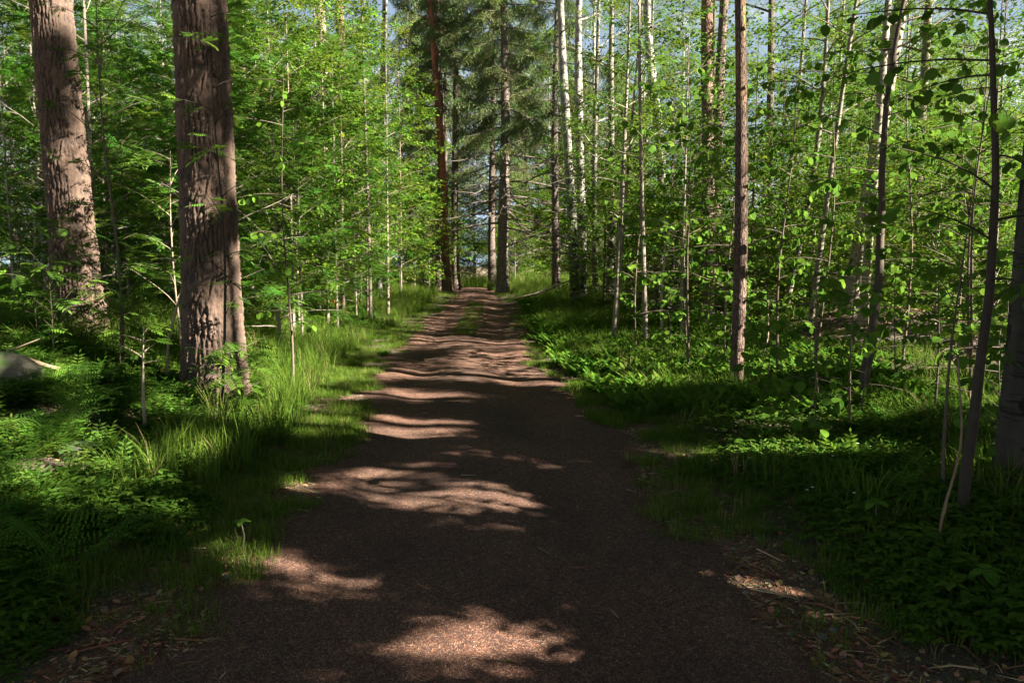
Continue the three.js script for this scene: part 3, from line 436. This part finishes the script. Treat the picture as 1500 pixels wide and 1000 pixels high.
{
  const rowans = protoSet('rowan_tree', 4, k => ({ H: 4.2 + k * 0.7, r: 0.03, bark: 'stem', kind: 'rowan', cb: 0.5, cr: 1.2, nb: 30, sp: 13, rings: 16, sides: 7 }));
  copies(rowans, scatter(56, 301, r => { const d = 9.5 + 15 * r(), px = 20 + 520 * r(); return [(px - 750) / F * d, d, 1.0]; }, 0.8), 'rowan_tree', 'young rowan in the dense thicket around the thick pines', 'rowan', 'rowans in the thicket');
  const young = protoSet('young_birch', 4, k => ({ H: 5 + k * 0.9, r: 0.032, bark: 'stem', kind: 'broad', cb: 0.9, cr: 1.2, nb: 32, sp: 15, rings: 16, sides: 7, tint: () => [0.9, 0.85, 0.8] }));
  copies(young, scatter(30, 302, r => { const d = 13 + 14 * r(), px = 340 + 250 * r(); return [(px - 750) / F * d, d, 1.1]; }, 0.8), 'young_birch', 'young bright leaved birch between the thickest pine and the grassy verge', 'birch', 'bright young birches by the verge');
  const sparse = protoSet('young_aspen', 4, k => ({ H: 5 + k * 0.8, r: 0.03, bark: 'stem', kind: 'broad', green: 'aspen', cb: 0.45, cr: 1.25, nb: 28, sp: 13, ss: 1.2, rings: 16, sides: 7, tint: () => [0.5, 0.46, 0.4] }));
  copies(sparse, scatter(46, 303, r => { const d = 10.5 + 17 * r(), px = 880 + 650 * r(); return [(px - 750) / F * d, d, 1.0]; }, 0.9), 'young_aspen', 'young loose leaved aspen in the sunny thicket around the mound', 'aspen', 'aspens in the sunny thicket');
}
GREEN.dry = () => [R(0.35, 0.5), R(0.13, 0.2), R(0.04, 0.07)];
makeTree('withered_bush', 'small withered orange brown bush on the grassy verge', 'bush', null, { x: -4.3, d: 17, H: 1.0, r: 0.012, bark: 'stem', kind: 'broad', green: 'dry', cb: 0.45, cr: 0.35, nb: 10, sp: 6, rings: 6, sides: 5 });
// ------------------------------------------------------------------ wood behind
{
  const leafyTrees = protoSet('woodland_tree', 5, k => ({ H: 11 + 1.6 * k, r: 0.12, bark: k === 1 ? 'birch' : 'aspen', kind: 'broad', spray: 'big', cb: 0.8 + 0.4 * k, cr: 2.8, nb: 52, sp: 18, ss: 0.85 }));
  const far = scatter(54, 401, r => { const d = 32 + 30 * Math.sqrt(r()), px = -100 + 1650 * r(); return [(px - 750) / F * d, d, 0.6]; }, 2.4);
  copies(leafyTrees, far, 'woodland_tree', 'leafy tree in the sunny wood behind the path end', 'tree', 'trees of the wood behind');
  const spruces = protoSet('woodland_spruce', 3, k => ({ H: 13 + 2 * k, r: 0.15, bark: 'scaly', kind: 'spruce', cb: 1.2, cr: 2.7, nb: 66, sp: 22, bare: 0.06, ss: 1.25 }));
  const sp = scatter(8, 402, r => { const d = 33 + 17 * r(), px = 560 + 420 * r(); return [(px - 750) / F * d, d, 1]; }, 2.2);
  copies(spruces, sp, 'woodland_spruce', 'dark bushy spruce among the leafy trees behind', 'spruce', 'spruces of the wood behind');
  const mid = protoSet('slim_tree', 4, k => ({ H: 10 + 1.5 * k, r: 0.07, bark: ['aspen', 'scaly', 'aspen', 'birch'][k], kind: 'broad', cb: 4, cr: 1.6, nb: 18, sp: 11, rings: 18, wave: 0.03, tint: () => [0.6, 0.56, 0.5] }));
  copies(mid, scatter(16, 403, r => { const d = 16 + 18 * r(), px = r() < 0.35 ? 20 + 480 * r() : 870 + 680 * r(); return [(px - 750) / F * d, d, 0.35]; }, 1), 'slim_tree', 'slim high crowned tree among the taller trees of the wood', 'tree', 'slim trees in the wood');
  const low = protoSet('woodland_bush', 3, k => ({ H: 2.6 + 0.5 * k, r: 0.03, bark: 'stem', kind: 'broad', cb: 0.25, cr: 1.6, nb: 34, sp: 16, ss: 1.1, rings: 8, sides: 6 }));
  copies(low, scatter(90, 404, r => { const d = 20 + 34 * r(), px = -50 + 1650 * r(); return [(px - 750) / F * d, d, 1.0]; }, 1.2), 'woodland_bush', 'leafy bush under the trees of the wood', 'bush', 'bushes under the trees');
  copies(low, scatter(34, 405, r => { const d = 9.5 + 12 * r(), px = 900 + 620 * r(); return [(px - 750) / F * d, d, 0.75]; }, 0.9).map(q => [q[0], q[1], q[2] * 0.75, q[3]]), 'woodland_bush', 'knee to chest high leafy bush around the sunny mound', 'bush', 'bushes around the sunny mound');
  copies(low, [[-4.8, 39], [0.9, 39], [2.2, 41], [-2.6, 56], [-0.4, 58], [-4.4, 55], [1.8, 57]].map(([x, d], i) => [x, d, 1.25 + 0.2 * (i % 3), i]), 'woodland_bush', 'sunlit bush closing the view past the end of the path', 'bush', 'bushes past the end of the path');
  copies(leafyTrees, [[-4.2, 50], [-1.2, 52], [1.6, 49], [-2.8, 57], [0.4, 58]].map(([x, d], i) => [x, d, 0.9, i * 2]), 'woodland_tree', 'leafy tree closing the view past the end of the path', 'tree', 'trees past the end of the path');
}
// ------------------------------------------------------------------ the tall trees beside and behind the viewpoint, which shade the path
[[5.2, 2.2, 7, 2.0, 0.9], [5.6, 0.2, 8, 2.2, 1.2], [6.6, 1.4, 9, 2.4, 1.2], [7.4, 3.6, 9, 2.2, 1.4], [5.3, -2.4, 9, 2.3, 1.6], [7.8, -0.8, 11, 2.6, 2], [8.9, 2.2, 12, 2.6, 2.4], [7.6, -3.2, 11, 2.6, 2], [10.4, 0.6, 13, 2.8, 3], [10.6, 4.4, 13, 2.6, 3], [13.2, 2.0, 19, 3.2, 7], [14.5, 5, 19, 3.2, 7], [-5, 0.5, 14, 3.2, 4], [-3.5, -4.5, 15, 3.4, 4], [2.8, -6, 15, 3.4, 3.5]].forEach(([x, d, H, cr, cb], i) =>
  makeTree('shade_tree', 'broad leafy tree overhanging the near part of the path', 'tree', 'shade trees over the path', { x, d, H, r: 0.05 + H * 0.007, bark: 'aspen', kind: 'broad', spray: 'shade', cb, cr, nb: 52, sp: 52, ss: 1, keep: 1, seed: 900 + i }));

// ------------------------------------------------------------------ low growth
function fernFrond(len) {
  const m = new MB(), at = t => V(len * t * (1 - 0.18 * t), len * (0.75 * t - 0.62 * t * t), 0), n = 16;
  for (let k = 0; k < 8; k++) twig(m, at(k / 8), at((k + 1) / 8), 0.0028 * (1 - k / 10));
  for (let k = 0; k < n; k++) {
    const t = 0.14 + 0.85 * k / n, p = at(t), d = at(t + 0.02).sub(p).normalize(), nn = V(-d.y, d.x, 0), pl = len * 0.27 * Math.pow(Math.sin(Math.PI * (0.16 + 0.82 * (1 - t) * 0.75)), 0.9) * (1.05 - 0.5 * t) * R(0.85, 1.1);
    for (const sd of [-1, 1]) {
      const dir = d.clone().multiplyScalar(R(0.2, 0.5)).add(V(0, R(-.35, .1), sd)).normalize(), q = 6;
      for (let j = 0; j < q; j++) { const s = (j + 0.3) / q, o = p.clone().addScaledVector(dir, pl * s), l = pl * 0.15 * (1 - s * 0.6); for (const e of [-1, 1]) addLeaf(m, o, dir.clone().multiplyScalar(0.7).addScaledVector(d, e).addScaledVector(nn, R(-.2, .2)), nn, l, l * 0.6, 0.1, 0); }
      addLeaf(m, p.clone().addScaledVector(dir, pl * 0.85), dir, nn, pl * 0.18, pl * 0.08, 0.1, 0);
    }
  }
  return m.geometry();
}
rnd = mulberry(601);
const frondGeo = [0.42, 0.5, 0.56].map(fernFrond);
[[-3.75, 6.6], [-4.15, 6.9], [-3.45, 7.0], [-4.3, 6.2], [-3.55, 6.2], [-4.6, 7.5], [-3.9, 7.6], [-3.35, 5.6], [-2.75, 4.0], [-3.1, 4.5], [-5.1, 8.1], [-2.5, 3.35], [-4.4, 5.6], [-2.15, 3.6], [-5.6, 8.8], [-2.35, 2.9]].forEach(([x, d], i) => {
  const g = new THREE.Group(); put(g, 'fern'); tag(g, 'bright arching fern in the patch before the thick pines', 'fern', 'ferns before the thick pines');
  g.position.set(x, ground(x, -d), -d); const n = 6 + Math.floor(R(0, 4));
  for (let k = 0; k < n; k++) { const f = shade(new THREE.Mesh(frondGeo[k % 3], FERNTONES[(i + k) % 3])); f.name = 'frond'; f.rotation.set(0, k / n * 6.28 + R(-.3, .3), R(0.05, 0.6), 'YXZ'); f.scale.setScalar(R(0.95, 1.5)); g.add(f); }
});
function seedling(x, d, h, label, n, L) {
  const g = new THREE.Group(); put(g, 'seedling'); tag(g, label, 'seedling'); g.position.set(x, ground(x, -d), -d); rnd = mulberry(Math.round(d * 100));
  const m = new MB(); tube(m, [V(0, -0.02, 0), V(0.01, h * 0.5, 0), V(0, h, 0.01)], [0.004, 0.003, 0.002], 5, {}); const s = shade(new THREE.Mesh(m.geometry(), MAT.stem)); s.name = 'stem'; g.add(s);
  for (let k = 0; k < n; k++) { const q = new MB(); addLeaf(q, V(0, 0, 0), V(1, -0.15, 0), UPV, L, L * 0.62, 0.18, 2, 0.2); const l = shade(new THREE.Mesh(q.geometry(), FERNTONES[k % 3])); l.name = 'leaf'; l.position.set(0, h, 0); l.rotation.set(0, k / n * 6.28 + R(-.3, .3), R(-.2, .3), 'YXZ'); l.scale.setScalar(R(0.8, 1.1)); g.add(l); }
}
seedling(2.1, 3.3, 0.17, 'single bright leaved seedling beside the sunlit grass tuft corner', 4, 0.11);
seedling(2.0, 4.15, 0.2, 'lone pale green seedling in the dark grass by the thin pale pole', 5, 0.08);
seedling(-1.42, 3.95, 0.16, 'small upright seedling on the sunlit edge of the path', 4, 0.06);
seedling(-0.02, 2.78, 0.02, 'tiny yellowish sprout lying flat on the bare path', 3, 0.03);

const stems = (x, d, h, r, lean, label, tint, name = 'dead_pole', category = 'pole') => { const m = new MB(), p = [], q = []; for (let k = 0; k <= 14; k++) { const t = k / 14; p.push(V(lean * h * t + 0.02 * Math.sin(t * 7 + d), h * t, 0.02 * Math.cos(t * 6 + x))); q.push(r * (1 - 0.55 * t)); } tube(m, p, q, 7, { col: () => tint }); const o = shade(new THREE.Mesh(m.geometry(), MAT.stem)); put(o, name); tag(o, label, category); o.position.set(x, ground(x, -d) - 0.03, -d); };
stems(2.25, 3.9, 1.05, 0.0085, 0.04, 'thin pale bare pole stuck upright beside the bent sapling', [1.1, 0.92, 0.74]);
stems(2.75, 14.2, 1.9, 0.03, 0.01, 'short pale dead stem among the lily leaves', [2.1, 1.95, 1.8]);
stems(3.2, 14.5, 2.3, 0.03, -0.01, 'taller pale dead stem among the lily leaves', [1.8, 1.65, 1.5]);
stems(-3.75, 8.2, 1.3, 0.018, 0.22, 'pale bare stick slanting beside the thickest pine', [1.9, 1.75, 1.5]);
stems(3.05, 7.6, 1.3, 0.012, -0.06, 'thin dark bare stick in the shaded verge', [0.6, 0.55, 0.5]);
stems(3.45, 10.6, 0.95, 0.014, 0.1, 'pale broken stick poking up before the mound', [1.9, 1.75, 1.6]);

function lying(x, d, len, r, yaw, lift, label, tint, name = 'fallen_branch', category = 'branch', mat = 'stem') {
  const m = new MB(), p = [], q = []; rnd = mulberry(Math.round(len * 1000 + d)); for (let k = 0; k <= 12; k++) { const t = k / 12 - 0.5; const wx = t * len * Math.cos(yaw), wz = t * len * Math.sin(yaw); p.push(V(wx, ground(x + wx, -d + wz) - ground(x, -d) + r + lift * (t + 0.5) + 0.03 * Math.sin(t * 9), wz)); q.push(r * (1 - 0.5 * (t + 0.5))); }
  tube(m, p, q, 9, { uRep: 1, col: () => tint, wob: (a, l) => 1 + 0.14 * Math.sin(2 * a + l * 5) });
  for (let k = 3; k < 11; k += 2) { const yy = yaw + (k % 4 === 1 ? 1 : -1) * R(0.5, 1.1); tube(m, [p[k], p[k].clone().add(V(Math.cos(yy), R(0.1, 0.5), Math.sin(yy)).multiplyScalar(len * R(0.1, 0.25)))], [r * 0.35, r * 0.1], 4, { col: () => tint }); }
  const o = shade(new THREE.Mesh(m.geometry(), MAT[mat])); put(o, name); tag(o, label, category); o.position.set(x, ground(x, -d), -d);
}
lying(-5.0, 7.3, 1.5, 0.045, 0.1, 0.15, 'fallen pale branch lying beyond the rock', [1.3, 1.15, 0.95]);
lying(6.0, 10.4, 2.6, 0.09, 0.15, 0.05, 'dark rotting log at the foot of the mound', [0.45, 0.4, 0.36], 'fallen_log', 'log', 'scaly');
lying(4.2, 10.9, 1.3, 0.02, 0.5, 0.25, 'grey dry branch propped on the mound slope', [1.5, 1.4, 1.3]);
lying(1.3, 24, 2.6, 0.045, 0.3, 0.9, 'bleached dead branch leaning in front of the spruces', [2.2, 2.1, 1.95]);
lying(1.0, 4.95, 0.5, 0.008, 0.15, 0, 'thin dark twig on the edge of the path', [0.8, 0.7, 0.6], 'twig', 'twig');
{
  const rock = (x, d, sx, sy, sz, label) => { const g = new THREE.IcosahedronGeometry(1, 4), p = g.attributes.position; for (let i = 0; i < p.count; i++) { const v = V().fromBufferAttribute(p, i), n = 0.75 + 0.35 * fbm(v.x * 1.6 + 5 + v.y, v.z * 1.6 + 5 - v.y, 45, 4) + 0.12 * fbm(v.x * 7, v.z * 7 + v.y * 5, 46, 3); p.setXYZ(i, v.x * n * sx, v.y * n * sy, v.z * n * sz); } g.computeVertexNormals(); const c = new Float32Array(p.count * 3); for (let i = 0; i < p.count; i++) { const k = 0.1 + 0.35 * fbm(p.getX(i) * 9, p.getZ(i) * 9 + p.getY(i) * 7, 47, 3), q = smooth(0.5, 0.58, fbm(p.getX(i) * 6 + 2, p.getZ(i) * 6 + p.getY(i) * 5, 48, 4)); c.set(mix3([k, k * 0.97, k * 0.88], [0.25 * k + 0.06, 0.55 * k + 0.12, 0.06], q), i * 3); } g.setAttribute('color', new THREE.BufferAttribute(c, 3)); const o = shade(new THREE.Mesh(g, MAT.aspen)); put(o, 'rock'); tag(o, label, 'rock'); o.position.set(x, ground(x, -d) + sy * 0.25, -d); };
  rock(-4.62, 6.9, 0.36, 0.26, 0.28, 'rounded pale rock behind the ferns'); rock(-3.15, 5.5, 0.17, 0.1, 0.13, 'small flat pale stone among low plants');
}
function tuftGeo(n, h, w, spread, lean) {
  const m = new MB();
  for (let k = 0; k < n; k++) { const a = R(0, 6.28), l = h * R(0.55, 1.1), b = R(0, spread), ln = R(0.1, lean) * l, o = V(Math.cos(a) * b, 0, Math.sin(a) * b), dx = Math.cos(a + R(-.8, .8)), dz = Math.sin(a + R(-.8, .8)), px = -dz * w / 2, pz = dx * w / 2; let pr = null; for (let q = 0; q <= 3; q++) { const t = q / 3, x = o.x + dx * ln * t * t, y = l * (t - 0.15 * lean * t * t), z = o.z + dz * ln * t * t, f = q === 3 ? 0.05 : 1 - 0.5 * t; const c = [m.v(x - px * f, y, z - pz * f), m.v(x + px * f, y, z + pz * f)]; if (pr) { m.t(pr[0], pr[1], c[0]); m.t(pr[1], c[1], c[0]); } pr = c; } }
  return m.geometry();
}
rnd = mulberry(701);
const shortG = tuftGeo(12, 0.085, 0.004, 0.07, 0.7), midG = tuftGeo(12, 0.26, 0.006, 0.09, 0.9), tallG = tuftGeo(10, 0.5, 0.007, 0.1, 0.9);
const herbGeo = (() => { const m = new MB(); for (let k = 0; k < 6; k++) { const a = k * 2.4, h = R(0.06, 0.2), e = V(Math.cos(a) * R(.03, .08), h, Math.sin(a) * R(.03, .08)); twig(m, V(0, 0, 0), e, 0.0018); for (let j = -1; j <= 1; j++) addLeaf(m, e, V(Math.cos(a + j * 1.0), R(-.3, .2), Math.sin(a + j * 1.0)), UPV, R(0.05, 0.075), 0.034, 0.15, 1); } return m.geometry(); })();
const featherGeo = (() => { const m = new MB(); for (let k = 0; k < 5; k++) { const a = k * 2.4 + 0.4; pinnate(m, V(0, 0, 0), V(Math.cos(a), R(0.6, 1.3), Math.sin(a)), V(-Math.cos(a) * 0.7, 1, -Math.sin(a) * 0.7), R(0.2, 0.32), 7, 0.05, 0.017, 0); } return m.geometry(); })();
const lilyGeo = (() => { const m = new MB(); for (let k = 0; k < 3; k++) { const a = k * 2.1 + R(0, 1); addLeaf(m, V(0, 0, 0), V(Math.cos(a) * 0.55, 1, Math.sin(a) * 0.55), V(-Math.cos(a), 0.4, -Math.sin(a)), R(0.18, 0.26), 0.062, 0.35, 1, 0.35); } return m.geometry(); })();
function scatterStuff(name, label, category, geo, mat, n, seed, sample, colour, size) {
  rnd = mulberry(seed); const L = []; let tries = 0;
  while (L.length < n && tries++ < n * 14) { const [x, d] = sample(); const s = size(x, d); if (s > 0) L.push([x, d, s]); }
  const im = shade(new THREE.InstancedMesh(geo, mat, L.length)), q = new THREE.Quaternion(), e = new THREE.Euler(), p = V(), sc = V();
  L.forEach(([x, d, s], i) => { e.set(R(-.12, .12), R(0, 6.28), R(-.12, .12)); M4.compose(p.set(x, ground(x, -d) - 0.005, -d), q.setFromEuler(e), sc.set(s, s * R(0.8, 1.2), s)); im.setMatrixAt(i, M4); const c = colour(x, d); im.setColorAt(i, COL.setRGB(c[0], c[1], c[2])); });
  put(im, name); tag(im, label, category, null, 'stuff');
}
const wedge = (d0, d1, pw = 1.6) => () => { const d = lerp(d0, d1, Math.pow(rnd(), pw)), x = d * R(-0.74, 0.74) + R(-.4, .4); return [x, d]; };
const grassTone = () => { const k = R(0, 1); return rnd() < 0.06 ? [0.26, 0.2, 0.1] : [lerp(0.07, 0.14, k), lerp(0.14, 0.205, k), lerp(0.018, 0.03, k)]; };
const patch = (x, d, s) => fbm(x * 0.8, d * 0.8, s, 3);
scatterStuff('short_grass', 'short patchy grass creeping over the path edges', 'grass', shortG, MAT.leaf, 17000, 711, wedge(2.1, 30), grassTone, (x, d) => { const e = edge(x, -d); if (d > 15.5 && d < 24 && Math.abs(x - pathCentre(d) + 0.05) < 0.24 + 0.1 * (patch(x, d, 3) - 0.5) && rnd() < 0.8) return R(0.7, 1.2); if (e < -0.12) return 0; const left = x < pathCentre(d), w = left ? 1.3 : 0.7; if (e > w || (d < 6.5 && rnd() > (left ? 0.3 : 0.2) * smooth(2.6, 4.6, d))) return 0; return patch(x * 3, d * 3, 51) > (left ? 0.47 : 0.53) - 0.12 * smooth(-0.1, 0.5, e) ? R(0.6, 1.3) : 0; });
scatterStuff('meadow_grass', 'tufted green grass along both sides of the path', 'grass', midG, MAT.leaf, 21000, 712, wedge(2.2, 33, 1.35), grassTone, (x, d) => { const e = edge(x, -d); if (e < 0.3 || rnd() > smooth(0.2, 1.3, e) + 0.15) return 0; if (d < 7.6 && rnd() > (d < 4.2 ? 0.22 : x > 0 ? 0.85 : x < -3 && d > 5.4 ? 0.12 : 0.6)) return 0; const k = patch(x, d, 53); if (x > 0 && d > 9 && x > 3.8) return k > 0.62 ? R(0.6, 1) : 0; const low = x < -2.4 && d < 8 ? 0.6 : x > 0 && d > 4.5 ? 1.35 : 1; return k > 0.42 && (x < 0 || d > 8 || rnd() < 0.8) ? low * (0.35 + 0.8 * Math.pow(rnd(), 1.4)) * smooth(0.1, 1.1, e) : 0; });
scatterStuff('tall_grass', 'tall sunlit grass on the verge beyond the thickest pine', 'grass', tallG, MAT.leaf, 7000, 713, wedge(5, 34, 0.9), grassTone, (x, d) => { const e = edge(x, -d); if (e < 0.55 || e > 4 || (x < -2.6 && d < 8.5)) return 0; if (x > 0 && d < 16) return patch(x, d, 55) > 0.66 ? R(0.5, 0.9) : 0; return patch(x, d, 54) > 0.40 ? R(0.6, 1.1) : 0; });
scatterStuff('clearing_grass', 'tall grass of the sunny clearing past the end of the path', 'grass', tallG, MAT.leaf, 14000, 718, () => { const d = lerp(31, 75, Math.pow(rnd(), 1.4)); return [d * R(-0.5, 0.5), d]; }, grassTone, (x, d) => clearOfPath(x, Math.min(d, 34), 0) || d > 34 ? R(1.2, 2) : 0);
scatterStuff('low_herbs', 'carpet of low three leaved herbs', 'ground cover', herbGeo, MAT.leaf, 19000, 714, wedge(2.2, 26, 1.3), () => { const k = R(0, 1); return [lerp(0.05, 0.1, k), lerp(0.115, 0.175, k), lerp(0.015, 0.026, k)]; }, (x, d) => { const e = edge(x, -d); return e > 0.42 && !(x > 0 && d < 9 && rnd() < 0.45) && patch(x, d, 57) > (d < 5 ? 0.3 : 0.4) && !(x > 4.2 && d > 8.6 && rnd() < 0.85) ? R(0.4, 0.95) * smooth(0.1, 0.9, e) : 0; });
scatterStuff('feathery_plants', 'carpet of feathery leaved forest plants', 'ground cover', featherGeo, MAT.leaf, 6000, 715, wedge(2.2, 20, 1.4), () => [R(0.06, 0.105), R(0.135, 0.19), R(0.016, 0.028)], (x, d) => { const e = edge(x, -d); return e > 0.8 && patch(x, d, 59) > (x < 0 ? 0.36 : 0.56) && !(x > 4.2 && d > 8.6) ? R(0.6, 1.15) * smooth(0.4, 1.5, e) : 0; });
scatterStuff('lily_leaves', 'dense upright lily leaves along the path beside the thin saplings', 'ground cover', lilyGeo, MAT.leaf, 5500, 716, wedge(7.5, 24, 1.1), () => [R(0.065, 0.11), R(0.15, 0.2), R(0.015, 0.026)], (x, d) => { const e = edge(x, -d); return x > 0 && e > 0.25 && x < 4.4 && patch(x, d, 61) > 0.34 ? R(0.8, 1.3) : 0; });
// litter
const chip = (l, w) => { const m = new MB(); const a = m.v(-l / 2, 0.002, -w / 2), b = m.v(-l / 2, 0.002, w / 2), c = m.v(l / 2, 0.004, -w / 2), d = m.v(l / 2, 0.004, w / 2), e = m.v(0, 0.007, 0), f = m.v(-l / 2, -0.001, 0); m.t(a, b, e); m.t(b, d, e); m.t(d, c, e); m.t(c, a, e); m.t(a, f, b); return m.geometry(); };
const chipTone = () => { const k = rnd(); return k < 0.12 ? [R(0.36, 0.5), R(0.26, 0.36), R(0.15, 0.22)] : k < 0.45 ? [R(0.19, 0.28), R(0.085, 0.125), R(0.04, 0.06)] : [R(0.06, 0.13), R(0.026, 0.055), R(0.014, 0.03)]; };
scatterStuff('needle_litter', 'pine needles strewn over the path', 'litter', chip(0.05, 0.0038), MAT.dry, 60000, 721, wedge(2.1, 11, 1.5), chipTone, (x, d) => edge(x, -d) < 0.35 ? R(0.6, 1.4) : 0);
scatterStuff('chip_litter', 'wood chips and bark scraps strewn over the path', 'litter', chip(0.03, 0.011), MAT.dry, 26000, 722, wedge(2.1, 12, 1.5), chipTone, (x, d) => edge(x, -d) < 0.4 ? R(0.5, 1.4) : 0);
const deadLeaf = (() => { const m = new MB(); addLeaf(m, V(0, 0.006, 0), V(1, 0.15, 0), UPV, 0.055, 0.042, 0.4, 1, -0.3); return m.geometry(); })();
scatterStuff('leaf_litter', 'dry brown leaves scattered over soil and mound', 'litter', deadLeaf, MAT.dry, 12000, 723, wedge(2.3, 17, 1.1), () => [R(0.16, 0.34), R(0.09, 0.2), R(0.05, 0.11)], (x, d) => { const e = edge(x, -d); if (e < 0) return rnd() < 0.1 ? R(0.3, 0.75) : 0; return x > 3.2 && d > 8 ? R(0.7, 1.2) : rnd() < 0.35 ? R(0.35, 0.8) : 0; });
const stick = (() => { const m = new MB(); tube(m, [V(-0.08, 0.008, 0), V(0, 0.014, 0.008), V(0.09, 0.008, -0.004)], [0.0035, 0.003, 0.0015], 5, {}); return m.geometry(); })();
scatterStuff('twig_litter', 'small broken twigs and cones strewn over path and verges', 'litter', stick, MAT.dry, 1500, 724, wedge(2.1, 12, 1.3), chipTone, (x, d) => edge(x, -d) < 1.2 ? R(0.4, 1.3) : 0);
const pebble = (() => { const g = new THREE.IcosahedronGeometry(0.014, 1), p = g.attributes.position; for (let i = 0; i < p.count; i++) { const k = 0.8 + 0.4 * vnoise(p.getX(i) * 90 + 9, p.getZ(i) * 90 + p.getY(i) * 70, 5); p.setXYZ(i, p.getX(i) * k, p.getY(i) * k * 0.6 + 0.004, p.getZ(i) * k); } g.computeVertexNormals(); return g; })();
scatterStuff('pebble_litter', 'small stones half sunk in the path', 'litter', pebble, MAT.dry, 1600, 725, wedge(2.1, 14, 1.2), () => { const k = R(0.05, 0.2); return [k, k * 0.88, k * 0.78]; }, (x, d) => edge(x, -d) < 0.2 ? 0.35 + 1.3 * Math.pow(rnd(), 4) : 0);
const starGeo = (() => { const m = new MB(); for (let k = 0; k < 6; k++) addLeaf(m, V(0, 0.2, 0), V(Math.cos(k * 1.047), 0.3, Math.sin(k * 1.047)), UPV, 0.012, 0.008, 0.1, 0); return m.geometry(); })();
for (const [x, d] of [[1.72, 4.4], [1.77, 4.45], [1.95, 4.3], [2.55, 5.6], [2.6, 5.5], [2.2, 5.2], [-2.0, 5.1]]) { const o = shade(new THREE.Mesh(starGeo, MAT.whitePetal ??= new THREE.MeshStandardMaterial({ color: new THREE.Color().setRGB(0.8, 0.8, 0.76), side: THREE.DoubleSide }))); put(o, 'wildflower'); tag(o, 'tiny white star shaped flower in the dark verge grass', 'flower', 'white flowers in the grass'); o.position.set(x, ground(x, -d), -d); }

renderer.render(scene, camera);
